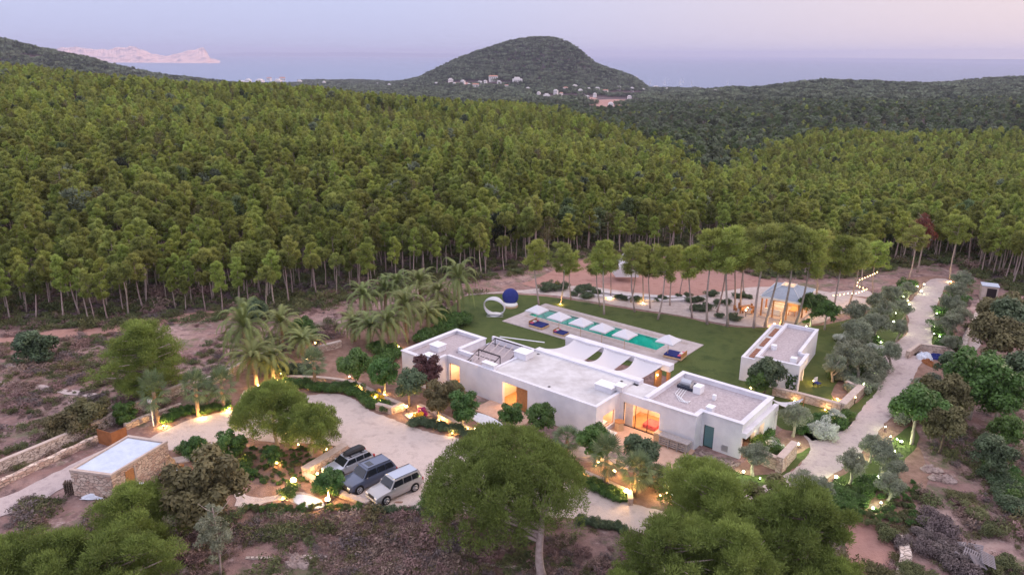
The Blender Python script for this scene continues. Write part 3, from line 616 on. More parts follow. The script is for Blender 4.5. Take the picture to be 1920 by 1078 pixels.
def light(loc, energy, col, size=.08, parent=None, spot=None):
    l = bpy.data.lights.new('lamp_light', 'POINT'); l.energy = energy; l.color = col; l.shadow_soft_size = size
    o = bpy.data.objects.new('lamp_light', l); C.objects.link(o)
    o.location = loc
    if parent: o.parent = parent
    return o
for (u, e) in ((-20.4, 55), (-23.6, 36), (-27.5, 15), (-31, 15), (-35.2, 15), (-38.6, 12)):
    l_ = light(W(u, 19.0 if u > -25 else 20, -.5), e, (.70, 1, .95), .15)
    MB().ell(W(u, 18.62, -.5), (.14, .14, .14), 8, 5).build('pool_lamp', BULBW, pool)

# ---------------------------------------------------------------- parasols
def parasol():
    r = empty('parasol', (0, 0, 0)); a = 1.2; zt, zb = 3.0, 2.2; b = MB(); n = 8; v_ = [(0, 0, zt)]; f_ = []
    ring = []
    for s, (x0, y0, x1, y1) in enumerate(((-a, -a, a, -a), (a, -a, a, a), (a, a, -a, a), (-a, a, -a, -a))):
        for j in range(n): t = j/n; ring.append((x0+(x1-x0)*t, y0+(y1-y0)*t, zb-.05*math.sin(math.pi*t)*-1))
    v_ += ring+[(x, y, z-.16) for x, y, z in ring]; m_ = len(ring)
    for i in range(m_): j = (i+1) % m_; f_.append((0, 1+i, 1+j)); f_.append((1+i, 1+m_+i, 1+m_+j, 1+j))
    b.add(v_, f_); o = local(b, 'canopy', 'cloth', r); q = o.modifiers.new('t', 'SOLIDIFY'); q.thickness = .015
    local(MB().tube([(0, 0, 0), (0, 0, 2.98)], .035), 'pole', 'wood2', r); local(MB().tube([(0, 0, 0), (0, 0, .09)], .32, 14), 'base', 'greywood', r)
    b = MB()
    for k in range(4):
        t = math.pi/4+k*math.pi/2; b.tube([(0, 0, 2.9), (a*1.36*math.cos(t), a*1.36*math.sin(t), 2.2)], .015, 5)
    local(b, 'ribs', 'wood2', r); return r
LPA = ['white square parasol at the far left end of the pool', 'white square parasol second from the far end of the pool, above the small day bed', 'white square parasol third from the far end of the pool', 'white square parasol fourth from the far end of the pool', 'white square parasol next to the bright glow in the pool', 'white square parasol beside the blue and pink day bed at the near pool end']
p0 = parasol()
for i, (u, v) in enumerate([(-36.4, 15.8), (-32.4, 15.5), (-28.9, 15.6), (-25.6, 15.6), (-22.2, 15.6), (-17.0, 17.4)]):
    o = p0 if i == 0 else copytree(p0); o.location = W(u, v, .13); o.rotation_euler[2] = AU; tag(o, LPA[i], 'parasol', 'white parasols along the pool'); o.scale = (1, 1, 1)
def daybed():
    r = empty('day_bed', (0, 0, 0)); b = MB(); b.box(-1.2, 1.2, -.95, .95, .05, .30)
    for x in (-1.15, 1.15):
        pass
    local(b, 'frame', 'wood2', r, bevel=.03)
    local(MB().box(-1.13, 1.13, -.9, .9, .303, .50), 'mattress', 'navy', r, bevel=.06)
    for k in range(3): local(MB().box(.62, 1.05, -.85+.58*k, -.32+.58*k, .505, .66+.1*(k % 2)), 'pillow', 'pink' if k != 1 else 'cush', r, bevel=.07)
    local(MB().box(1.12, 1.2, -.95, .95, .303, .85), 'backrest', 'wood', r, bevel=.02)
    return r
d0 = daybed()
for i, (u, v, rz, s, lab) in enumerate([(-16.3, 18.0, AU+R(5), 1.0, 'blue mattress day bed with pink cushions alone at the near end of the pool'), (-35.8, 15.55, AU+R(180), .95, 'larger blue and red day bed at the far end of the pool deck'), (-31.8, 15.2, AU+R(180), .72, 'small blue day bed beside the end of the white pergola beam')]):
    o = d0 if i == 0 else copytree(d0); o.location = W(u, v, .13); o.rotation_euler[2] = rz; o.scale = (s, s, s); tag(o, lab, 'day bed', 'day beds on the pool deck')

# ---------------------------------------------------------------- hoop day bed and navy disc on the lawn
p = G(928, 592); r_ = empty('hoop_daybed', p, 'white round hoop shaped lounger standing open on the lawn', 'lounger')
v_, f_ = [], []; n = 48
for i in range(n):
    t = 2*math.pi*i/n; wd = .14+.40*abs(math.sin(t))**1.2; cx, cz = 1.55*math.cos(t), 1.45+1.35*math.sin(t)
    for k, (o1, o2) in enumerate(((-wd, .0), (-wd*.5, .10), (wd*.5, .10), (wd, .0), (wd, -.06), (0, -.04), (-wd, -.06))):
        rr = 1+o2/1.5
        v_.append((1.55*math.cos(t)*rr, o1, 1.45+1.35*math.sin(t)*rr))
for i in range(n):
    for k in range(7): f_.append((i*7+k, i*7+(k+1) % 7, ((i+1) % n)*7+(k+1) % 7, ((i+1) % n)*7+k))
b = MB(); b.add(v_, f_); o = local(b, 'hoop', 'cloth', r_, smooth=True); o.rotation_euler = (R(10), 0, R(-18)); o.location = (0, 0, .05)
b = MB(); b.ell((0, 0, .36), (.95, .5, .12), 20, 8); local(b, 'cushion', 'cush', r_, smooth=True)
b = MB(); b.tube([(-1.2, .3, 0), (0, .5, .08), (1.2, .3, 0)], .06); b.tube([(-1.2, -.4, 0), (0, -.6, .05), (1.2, -.4, 0)], .06); local(b, 'base', 'whitem', r_)
p = G(957, 574); r_ = empty('round_daybed', p, 'round navy blue canopy lounger with wooden base on the lawn', 'lounger')
b = MB()
rings = [(0, .28), (.5, .22), (1.0, .06), (1.22, -.18), (1.22, -.24), (.95, -.02), (0, .18)]
k0 = 0; n = 28
for rr, dy in rings:
    for i in range(n): t = 2*math.pi*i/n; b.v.append((rr*math.cos(t), dy, rr*math.sin(t)))
for j in range(len(rings)-1):
    for i in range(n): b.f.append((j*n+i, j*n+(i+1) % n, (j+1)*n+(i+1) % n, (j+1)*n+i))
o = local(b, 'canopy', 'navy', r_, smooth=True); o.location = (.0, .35, 1.45); o.rotation_euler = (R(-22), 0, 0); o.scale = (1, -1, 1)
local(MB().tube([(0, -.2, 0), (0, -.2, .28)], 1.15, 24), 'base', 'wood2', r_); local(MB().tube([(0, -.2, .285), (0, -.2, .46)], 1.08, 24), 'cushion', 'cush', r_)

# ================================================================ GUEST HOUSE
GO = G(1497, 735); pA = G(1500, 687, 3.3); pB = G(1549, 621, 3.3); ga = math.atan2(pB[1]-pA[1], pB[0]-pA[0]); glen = math.hypot(*(pB-pA)[:2])
gh = empty('guest_house', (pA[0], pA[1], 0), 'small white flat-roofed guest house with a slatted terracotta strip along its roof', 'guest house', rz=ga)
# local x: away from camera along the long side (0..glen), y: leftwards 0..4.9 (main) 4.9..6.6 (strip)
L_ = glen; t = .3; b = MB()
b.box(0, t, 0, 4.9, 0, 3.3); b.box(t, 4.2, 0, t, 2.3, 3.3); b.box(.0, .9, .004, t-.004, 0, 2.3); b.box(4.2-t, 4.2, t, .9, 0, 3.3)
b.box(4.2, L_, .9, .9+t, 0, 3.3); b.box(L_-t, L_, .9+t, 4.9, 0, 3.3); b.box(t, L_-t, 4.6, 4.9, 0, 3.3)
b.box(0, .3, 4.9, 6.5, 0, 2.95); b.box(.3, L_-.3, 6.2, 6.5, 0, 2.95); b.box(L_-.3, L_, 4.9, 6.5, 0, 2.95)
local(b, 'wall', 'plaster', gh)
local(MB().box(t, 4.2-t, t, 4.6, 2.6, 2.95).box(4.2-t, L_-t, .9+t, 4.6, 2.6, 2.95), 'roof', 'roofg', gh)
local(MB().box(.3, L_-.3, 4.9, 6.2, 2.35, 2.75), 'strip_roof', 'roofw', gh)
b = MB(); b.box(1.2, 4.0, 1.1, 1.35, 0, 2.3); b.box(4.2, 5.2, .86, .898, 0, 2.4); local(b, 'stone_wall', 'stone', gh)
local(MB().box(1.05, 1.2, .3, 1.1, 0, 2.3).box(.9, 1.05, .02, .28, 0, 2.3), 'door_frame', 'wood2', gh)
for k0 in (.8, 5.0, 9.0):
    b = MB()
    for k in range(6): b.box(k0+k*.52, k0+k*.52+.26, 5.25, 5.85, 2.76, 2.92)
    local(b, 'terracotta_slats', 'terra', gh)
b = MB(); b.box(-.05, t+.03, -.05, 4.95, 3.3, 3.37); b.box(t+.03, 4.25, -.05, t+.03, 3.3, 3.37); b.box(t+.03, L_, 4.57, 4.95, 3.3, 3.37); b.box(4.25, L_+.04, .86, 1.24, 3.303, 3.373); b.box(L_-t, L_+.04, 1.24, 4.57, 3.3, 3.37)
local(b, 'coping', 'plaster', gh)
local(MB().box(1.2, 1.9, .7, 1.4, 2.95, 3.6), 'air_conditioner', 'whitem', gh, bevel=.05); local(MB().tube([(4.4, 4.0, 2.95), (4.4, 4.0, 3.5)], .35, 14), 'roof_vent', 'whitem', gh)
for k, (x, y) in enumerate(((-.05, 1.0), (-.05, .45))):
    b = MB(); q = []
    for j in range(10): q.append((x-.04+.05*random.random(), y+.15*math.sin(j*1.3+k), .1+j*.2))
    b.tube(q, .05, 5)
    for j in range(40): zz = random.uniform(.2, 2.1); b.ell((x-.02, y+random.uniform(-.3, .3)*(.5+zz/3), zz), (.06, .1, .1), 5, 3, .6)
    o = b.build('climbing_plant', 'leafg'); o.matrix_world = Matrix.Translation(gh.location) @ Matrix.Rotation(ga, 4, 'Z'); tag(o, ['dark climbing plant on the guest house wall, nearer the lit column of light', 'dark climbing plant at the corner of the guest house'][k], 'climbing plant', 'climbers on the guest house front')
ch = empty('garden_chair', G(1532, 724), 'white and dark blue chair outside the guest house stone wall', 'chair', rz=R(30))
local(MB().box(-.3, .3, -.3, .3, .38, .46), 'seat', 'navy', ch); local(MB().box(-.3, .3, .27, .33, .46, 1.0), 'backrest', 'whitem', ch)
for x in (-.27, .27):
    for y in (-.27, .27): local(MB().box(x-.025, x+.025, y-.025, y+.025, 0, .38), 'leg', 'metal', ch)

# ================================================================ PAVILION
C4 = [G(*q, 3.2) for q in ((1425, 554), (1497, 567), (1528, 543), (1462, 527))]; pc = sum(C4)/4; pc[2] = 0
ang = math.atan2(C4[1][1]-C4[0][1], C4[1][0]-C4[0][0]); a = math.hypot(*(C4[1]-C4[0])[:2])/2+.2; bb = math.hypot(*(C4[2]-C4[1])[:2])/2+.2
pv = empty('garden_pavilion', pc, 'lit timber garden pavilion with blue grey pyramid roof and square opening', 'pavilion', rz=ang)
b = MB(); o_ = [(-a, -bb), (a, -bb), (a, bb), (-a, bb)]; i_ = [(-.9, -.9), (.9, -.9), (.9, .9), (-.9, .9)]
v_ = [(x, y, 3.1) for x, y in o_]+[(x, y, 4.15) for x, y in i_]+[(x, y, 2.85) for x, y in o_]+[(x, y, 3.95) for x, y in i_]
f_ = []
for k in range(4): j = (k+1) % 4; f_ += [(k, j, 4+j, 4+k), (8+k, 12+k, 12+j, 8+j), (k, 8+k, 8+j, j)]
b.add(v_, f_); local(b, 'roof', 'roofb', pv)
b = MB()
for (x0, x1, y0, y1) in ((-.95, .95, -.95, -.88), (-.95, .95, .88, .95), (-.95, -.88, -.88, .88), (.88, .95, -.88, .88)): b.box(x0, x1, y0, y1, 3.9, 4.32)
local(b, 'roof_opening_frame', 'whitem', pv)
b = MB()
for (x0, x1, y0, y1) in ((-a-.05, a+.05, -bb-.06, -bb), (-a-.05, a+.05, bb, bb+.06), (-a-.06, -a, -bb, bb), (a, a+.06, -bb, bb)): b.box(x0, x1, y0, y1, 2.85, 3.14)
local(b, 'fascia', 'whitem', pv)
b = MB()
for k in range(4):
    j = i_[k]; q = o_[k]; b.tube([(q[0], q[1], 3.13), (j[0], j[1], 4.18)], .05, 6)
local(b, 'roof_ridges', 'whitem', pv)
for x in (-a+.3, -a/3, a/3, a-.3):
    for y in (-bb+.3, bb-.3): local(MB().box(x-.1, x+.1, y-.1, y+.1, 0, 2.95), 'post', 'wood', pv)
for y in (-bb/3, bb/3):
    for x in (-a+.3, a-.3): local(MB().box(x-.1, x+.1, y-.1, y+.1, 0, 2.95), 'post', 'wood', pv)
local(MB().box(-a, a, -bb, bb, -.1, .12), 'floor', 'sand', pv)
local(MB().box(-a+.5, a-.5, bb-.9, bb-.75, .12, 1.5), 'back_counter', 'wood2', pv)
for (x, y, e) in ((-a*.5, -bb*.4, 190), (a*.5, 0, 190), (0, bb*.5, 150)):
    light((x, y, 2.6), e, (1, .56, .22), .1, pv); local(MB().ell((x, y, 2.75), (.10, .10, .13), 8, 6), 'pendant_lamp', BULB, pv)
def inpv(x, y, z=.12): q = Matrix.Rotation(ang, 3, 'Z') @ Vector((x, y, 0)); return (pc[0]+q.x, pc[1]+q.y, z)
def sofa(loc, rz, label):
    s = empty('sofa', loc, label, 'sofa', None, rz)
    local(MB().box(-1.1, 1.1, -.42, .42, 0, .38), 'base', 'cush', s, bevel=.04); local(MB().box(-1.1, 1.1, .25, .42, .385, .8), 'backrest', 'cush', s, bevel=.05)
    for x in (-1.1, .92): local(MB().box(x, x+.18, -.42, .24, .385, .6), 'armrest', 'cush', s, bevel=.04)
sofa(inpv(-1.4, -2.0), ang+R(180), 'white sofa at the lawn side inside the lit pavilion'); sofa(inpv(-1.2, 1.1), ang, 'white sofa in the back of the lit pavilion')
tb = empty('dining_table', inpv(1.2, -.4), 'wooden dining table inside the lit pavilion', 'table', rz=ang); local(MB().box(-.5, .5, -1.2, 1.2, .70, .76), 'tabletop', 'wood', tb)
for x in (-.42, .42):
    for y in (-1.1, 1.1): local(MB().box(x-.04, x+.04, y-.04, y+.04, 0, .7), 'leg', 'wood', tb)
tb = empty('garden_table', G(1399, 583), 'dark wooden table set with lamps on the gravel left of the pavilion', 'table', rz=R(20)); local(MB().box(-.9, .9, -.5, .5, .70, .76), 'tabletop', 'wood', tb)
for x in (-.8, .8):
    for y in (-.42, .42): local(MB().box(x-.04, x+.04, y-.04, y+.04, 0, .7), 'leg', 'wood', tb)
for k, (dx, dy) in enumerate(((-1, -1), (.6, -1.1), (-.6, 1.1), (1.2, .9), (-1.6, .1))):
    q = G(1399, 583); s = empty('wooden_chair', (q[0]+dx, q[1]+dy, 0), 'brown wooden chair at the gravel garden table, ' + ['toward the lawn', 'toward the pavilion post', 'on its far left', 'on its far right', 'at its left end'][k], 'chair', 'chairs around the gravel garden table', rz=random.uniform(0, 6))
    local(MB().box(-.22, .22, -.22, .22, .42, .46), 'seat', 'wood', s); local(MB().box(-.22, .22, .19, .22, .46, .9), 'backrest', 'wood', s)
    local(MB().box(-.2, -.16, -.2, .2, 0, .42).box(.16, .2, -.2, .2, 0, .42), 'legs', 'wood', s)

# ================================================================ TEEPEE, TERRACES, SHEDS
q = G(1173, 514); tp = empty('canvas_tent', q, 'white peaked canvas tent on the red clearing among the pines', 'tent')
b = MB(); ring = [(-2.0, -1.8), (2.0, -1.8), (2.2, 1.8), (-2.2, 1.8)]; v_ = [(x, y, 0) for x, y in ring]+[(x*.94, y*.94, 1.5) for x, y in ring]+[(-.15, 0, 4.1), (.15, 0, 4.1)]
f_ = [(0, 1, 5, 4), (1, 2, 6, 5), (2, 3, 7, 6), (3, 0, 4, 7), (4, 5, 9, 8), (5, 6, 9), (6, 7, 8, 9), (7, 4, 8)]
b.add(v_, f_); local(b, 'canvas', 'cloth', tp)
b = MB(); b.add([(-.5, -1.86, 0), (.5, -1.86, 0), (.3, -1.77, 1.5), (0, -1.5, 1.95), (-.3, -1.77, 1.5)], [(0, 1, 2, 3, 4)]); local(b, 'doorway', 'cush', tp); local(MB().tube([(0, 0, 0), (0, 0, 4.3)], .05), 'centre_pole', 'wood', tp)
def poly_wall(name, pts, h, th, m, label=None, cat='wall', group=None, cap=None, capm='cap', base=-.4, cover=.04, sp=False, jag=0.):
    """a wall of height h along world points"""
    P = spline(pts, 5, False) if sp else [np.array(p[:2], float) for p in pts]
    if jag:
        Q = []
        for i in range(len(P)-1):
            k = max(1, int(np.linalg.norm(P[i+1]-P[i])/1.0))
            for j in range(k): Q.append(P[i]+(P[i+1]-P[i])*j/k)
        P = Q+[P[-1]]
    L, Rr = [], []
    for i in range(len(P)):
        d_ = P[min(i+1, len(P)-1)]-P[max(i-1, 0)]; d_ = d_/np.linalg.norm(d_); nrm = np.array([-d_[1], d_[0]])*th/2; L.append(P[i]+nrm); Rr.append(P[i]-nrm)
    def strip(z0f, z1f, ex=0.):
        b = MB(); k = len(P)
        for i in range(k):
            zg = float(Hh(P[i][0], P[i][1])); c_ = P[i]; l = L[i]+(L[i]-c_)*ex; r = Rr[i]+(Rr[i]-c_)*ex; j = random.uniform(-jag, jag)
            b.v += [(*l, zg+z0f), (*r, zg+z0f), (*r, zg+z1f+j), (*l, zg+z1f+j)]
        for i in range(k-1):
            a_, c_ = 4*i, 4*i+4
            for s in range(4): b.f.append((a_+s, a_+(s+1) % 4, c_+(s+1) % 4, c_+s))
        b.f += [(3, 2, 1, 0), tuple(4*(k-1)+s for s in range(4))]; return b
    o = strip(base, h).build(name, m)
    tag(o, label, cat, group)
    if cap: strip(h+.002, h+cap, .12).build('coping', capm, o)
    return o
g2 = lambda *l: [G(*p)[:2] for p in l]
poly_wall('boundary_wall', g2((-60, 912), (0, 885), (90, 848), (186, 808), (240, 782), (300, 755), (345, 738)), 1.15, .4, 'stone2', 'long rendered boundary wall running past the shed to the palms', cap=.08)
poly_wall('boundary_wall', g2((350, 737), (400, 720), (440, 703), (480, 680), (520, 668)), 1.0, .4, 'stone2', 'far stretch of boundary wall behind the three lit fan palms', cap=.08)
poly_wall('retaining_wall', g2((-60, 935), (0, 908), (100, 862), (184, 826)), .55, .5, 'stone', 'low rough stone retaining wall along the dirt track', jag=.08)
poly_wall('retaining_wall', g2((235, 805), (290, 782), (340, 765)), .55, .5, 'stone', 'low rough stone retaining wall behind the first lit fan palm', jag=.08)
poly_wall('gate', g2((186, 830), (212, 838), (240, 826)), 1.5, .08, 'corten', 'rust brown steel gate between boundary wall and stone shed', 'gate', base=0)
# garden retaining walls round the turning circle
poly_wall('stone_wall', g2((535, 712), (600, 714), (660, 722), (690, 735), (725, 753), (755, 765)), .45, .45, 'stone', 'curved low stone wall behind the planted bank of the turning circle', cap=.06, sp=True)
poly_wall('stone_wall', g2((707, 768), (735, 775), (757, 768)), .7, .5, 'stone', 'reddish stone wall end beside the garden steps', cap=.08)
poly_wall('stone_wall', g2((785, 765), (830, 785), (870, 805), (900, 822)), .40, .45, 'stone', 'low stone wall under the two round trees before the villa', cap=.06)
poly_wall('stone_wall', g2((648, 846), (572, 893)), .75, .75, 'stone', 'thick stone wall left of the silver car', cap=.08)
poly_wall('stone_wall', g2((572, 893), (594, 907), (640, 930), (690, 948)), .35, .5, 'stone', 'low stone wall in front of the parked cars', cap=.06)
poly_wall('stone_wall', g2((1095, 893), (1130, 908), (1178, 930)), .5, .35, 'stone', 'narrow stone wall above the hedge by the drive exit', cap=.07)
poly_wall('stone_wall', g2((1180, 930), (1182, 948)), .6, .4, 'stone', 'short stone pier at the end of the drive hedge', cap=.07)
poly_wall('stone_wall', g2((1155, 866), (1200, 880), (1248, 912)), .35, .35, 'stone', 'low stone edging above the pebble terrace', cap=.05)
poly_wall('stone_wall', g2((1448, 740), (1500, 752), (1575, 772)), .9, .45, 'stone', 'stone wall in front of the guest house courtyard', cap=.08)
poly_wall('stone_wall', g2((1577, 773), (1613, 738)), 1.0, .7, 'stone', 'thick stone wall end beside the road at the guest house', cap=.08)
poly_wall('stone_wall', g2((1606, 737), (1585, 728)), .9, .4, 'stone', 'short return of the guest house courtyard wall', cap=.07)
poly_wall('stone_wall', g2((1424, 868), (1456, 880)), 1.2, .45, 'stone', 'stone garden wall at the east corner of the villa', cap=.08)
poly_wall('stone_wall', g2((1459, 886), (1487, 855)), 1.5, .6, 'stone', 'tall stone wall end beside the main road', cap=.08)
poly_wall('stone_wall', g2((1548, 975), (1578, 985), (1576, 1000)), .9, .4, 'stone', 'stone pier at the top of the red yard', cap=.08)
poly_wall('stone_wall', g2((1700, 672), (1722, 657), (1775, 664), (1784, 672)), .9, .4, 'stone', 'stone bay wall around the cluttered storage pocket', cap=.08)
poly_wall('stone_wall', g2((640, 650), (600, 660), (585, 672)), .8, .5, 'stone', 'brown stone wall among the date palms', cap=.06)
poly_wall('stone_wall', g2((1797, 710), (1800, 672), (1818, 622), (1832, 590)), .6, .6, 'stone2', 'rough dry stone wall along the rocky track', jag=.2)
poly_wall('stone_wall', g2((1688, 1085), (1700, 1040), (1690, 1000)), .5, .8, 'stone2', 'tumbled dry stone wall beside the red yard', jag=.25)
poly_wall('stone_wall', g2((460, 1040), (600, 1035), (740, 1042)), .08, .25, 'stone2', 'faint dry stone terrace line in the near field', jag=.06)
poly_wall('stone_wall', g2((900, 1050), (940, 1056), (985, 1062)), .1, .25, 'stone2', 'faint dry stone line by the leaning pine trunk', jag=.08)
for k, (pts, lab) in enumerate(((((1085, 543), (1130, 545), (1180, 550), (1240, 553), (1285, 552)), 'white curved terrace step nearest the red clearing'), (((1095, 550), (1140, 554), (1200, 558), (1255, 560), (1295, 557)), 'white curved terrace step nearest the sand garden'))):
    poly_wall('terrace_step', g2(*pts), .35, .9, 'white_terrace', lab, 'garden step', base=-.2, sp=True)
# stone shed
sc = [G(*q, 2.3) for q in ((241, 819), (314, 830), (208, 894), (131, 884))]; c_ = [np.array([q[0], q[1]]) for q in sc]; ctr = sum(c_)/4
sh = empty('stone_shed', (ctr[0], ctr[1], 0), 'small stone shed with pale blue flat roof and orange wooden door', 'shed')
def shbox(i0, i1, z0, z1, m, name, off=0., a0=0., a1=1., th=.35):
    p0, p1 = c_[i0], c_[i1]; d_ = p1-p0; q0 = p0+d_*a0; q1 = p0+d_*a1; n_ = np.array([-d_[1], d_[0]])/np.linalg.norm(d_)
    if np.dot(n_, ctr-p0) < 0: n_ = -n_
    o_ = n_*(-off); MB().prism([tuple(q0+o_), tuple(q1+o_), tuple(q1+o_+n_*th), tuple(q0+o_+n_*th)], z0, z1).build(name, m, sh)
def ins(k): # inset polygon
    return [tuple(ctr+(q-ctr)*(1-k)) for q in c_]
MB().prism([tuple(q) for q in c_], 0, 2.3).build('wall', 'stone', sh)
MB().prism(ins(.10), 2.3, 2.38).build('roof', 'roofb2' if 'roofb2' in M else mat('pale_blue_roof', (.46, .52, .62), .8, (.56, .62, .72), 1.5), sh)
for i in range(4): 
    p0, p1 = c_[i], c_[(i+1) % 4]; q0, q1 = [ctr+(q-ctr)*.92 for q in (p0, p1)]
    e0, e1 = [ctr+(q-ctr)*1.015 for q in (p0, p1)]; MB().prism([tuple(e0), tuple(e1), tuple(q1), tuple(q0)], 2.305, 2.5).build('parapet', 'cap', sh)
shbox(2, 1, .02, 2.0, 'wood', 'door', .03, .22, .36, .1); shbox(2, 1, 0, 2.1, 'cap', 'door_frame', .06, .37, .40, .1)
wd = empty('log_stack', G(143, 922), 'square stack of dark firewood against the shed end wall', 'firewood stack', rz=R(15)); b = MB()
for i in range(9):
    for j in range(7): b.tube([(-.75+i*.18+.02*(j % 2), -.3, .08+j*.16), (-.75+i*.18, .3, .08+j*.16)], .08*random.uniform(.8, 1.05), 6)
local(b, 'logs', 'trunkd', wd)
def tarp(px, py, sx, sy, h, m, label, rz=0., cat='tarpaulin', name='crumpled_tarpaulin'):
    q = G(px, py); n = 14; v_, f_ = [], []
    for i in range(n+1):
        for j in range(n+1):
            x = (i/n-.5)*2; y = (j/n-.5)*2; r = max(0, 1-(abs(x)**2.5+abs(y)**2.5)); v_.append((x*sx*(.9+.2*random.random()), y*sy*(.9+.2*random.random()), h*r**.5*(.6+.6*random.random())))
    for i in range(n):
        for j in range(n): a_ = i*(n+1)+j; f_.append((a_, a_+n+1, a_+n+2, a_+1))
    b = MB(); b.add(v_, f_); o = b.build(name, m); o.location = q; o.rotation_euler[2] = rz; return tag(o, label, cat)
tarp(195, 930, 1.7, .5, .5, 'plastic', 'crumpled pale plastic sheet on the ground below the shed')
tarp(258, 912, .6, .5, .35, 'plastic', 'pale plastic sheet bundle at the shed door')
tarp(296, 872, .7, .45, .4, 'plastic', 'whitish sheet heap against the long shed wall'); tarp(315, 873, .7, .6, .8, 'wood2', 'brown heap of sand beside the orange boards', cat='sand heap', name='sand_heap')
o = MB().box(-1.1, 1.1, -.2, .2, 0, .2).build('orange_boards', 'wood', bevel=.02); o.location = G(322, 882); o.rotation_euler = (0, 0, R(55)); tag(o, 'stack of orange timber boards beside the sand heap', 'timber')
o = MB().box(-.9, .9, -.6, .6, 0, .12).build('paving_slab', 'cap', bevel=.02); o.location = G(337, 863); o.rotation_euler = (0, 0, R(20)); tag(o, 'pale slab lying behind the shed corner', 'slab')
o = MB().box(-.55, .55, -.4, .4, 0, .15).build('paving_slab', 'plastic', bevel=.02); o.location = G(330, 887); tag(o, 'pale grey sheet lying by the orange boards', 'slab')
# outbuilding behind the trees at the far right
ob = empty('outbuilding', G(1852, 556), 'small pale outbuilding with dark opening half hidden at the forest edge', 'outbuilding', rz=R(-25))
local(MB().box(-1.1, 1.1, -1.0, 1.0, -.5, 1.9), 'wall', 'cap', ob); local(MB().box(-1.2, 1.2, -1.1, 1.1, 1.903, 2.0), 'roof', 'roofb', ob); local(MB().box(-.4, .9, -1.04, -1.002, 0, 1.6), 'door', 'metal', ob)
MB().ubox(-41, -40.5, 0, 0.5, -.4, -.3)
# storage pocket things
def clutter(px, py, lab, m1, sx, sy, h):
    o = tarp(px, py, sx, sy, h, m1, lab, random.random()*3, 'junk pile', 'covered_pile')
clutter(1733, 672, 'blue grey tarpaulin pile in the roadside storage bay', 'plastic', .9, .8, .8); clutter(1757, 672, 'dark covered pile in the roadside storage bay', 'navy', .9, .6, .6); clutter(1741, 682, 'dark red heap of crates at the storage bay mouth', 'corten', 1.1, .5, .5)
def slab(px, py, sx, sy, rz, lab, m='cap', h=.09):
    o = MB().box(-sx, sx, -sy, sy, 0, h).build('stepping_stone', m, bevel=.02); o.location = G(px, py); o.location.z += .03; o.rotation_euler[2] = rz; tag(o, lab, 'step', None)
for k in range(6):
    q = G(768+k*9.5, 783-k*2.2-(k % 2)); o = MB().box(-.22, .22, -.75, .75, 0, .1).build('garden_step', 'cap', bevel=.02); o.location = (q[0], q[1], .03); o.rotation_euler[2] = R(40); tag(o, 'flat pale garden path slab, %s from the drive toward the villa' % ['first', 'second', 'third', 'fourth', 'fifth', 'sixth'][k], 'step', 'slabs of the garden path')
def ellslab(name, cx, cy, a_, b_, rz, m, label, cat, h=.1):
    q = G(cx, cy); P = [(a_*math.cos(t)*(1+.04*math.sin(3*t)), b_*math.sin(t)) for t in np.linspace(0, 2*math.pi, 28)[:-1]]; o = MB().prism(P, 0, h).build(name, m, bevel=.02); o.location = (q[0], q[1], .03); o.rotation_euler[2] = rz; tag(o, label, cat)
ellslab('stone_slab', 912, 790, 2.3, .9, R(-45), 'plastic', 'pale grey oval stone in the bed left of the big stone pine', 'stone slab'); ellslab('stone_slab', 1083, 848, 1.6, 1.0, R(-20), 'cap', 'pale rounded terrace stone above the palm bed', 'stone slab'); ellslab('stone_slab', 578, 942, 1.6, .75, R(-28), 'plastic', 'pale oval slab at the path end by the bright lamps', 'stone slab')
q = G(1474, 765); hm = empty('hammock', q, 'white hammock strung over the lawn behind the villa', 'hammock'); b = MB(); n = 10; v_, f_ = [], []
for i in range(n+1):
    t = i/n; z = 1.15-.75*4*t*(1-t)*1.0; wd = .05+.55*math.sin(math.pi*t)
    for s in (-1, 0, 1): v_.append((-1.7+3.4*t, s*wd, z-.12*(1-abs(s))))
for i in range(n):
    for s in (0, 1): a_ = i*3+s; f_.append((a_, a_+3, a_+4, a_+1))
b.add(v_, f_); o = local(b, 'cloth', 'cloth', hm); o.modifiers.new('t', 'SOLIDIFY').thickness = .02
for x in (-1.8, 1.8): local(MB().tube([(x, 0, -.1), (x, 0, 1.3)], .05), 'post', 'wood', hm)

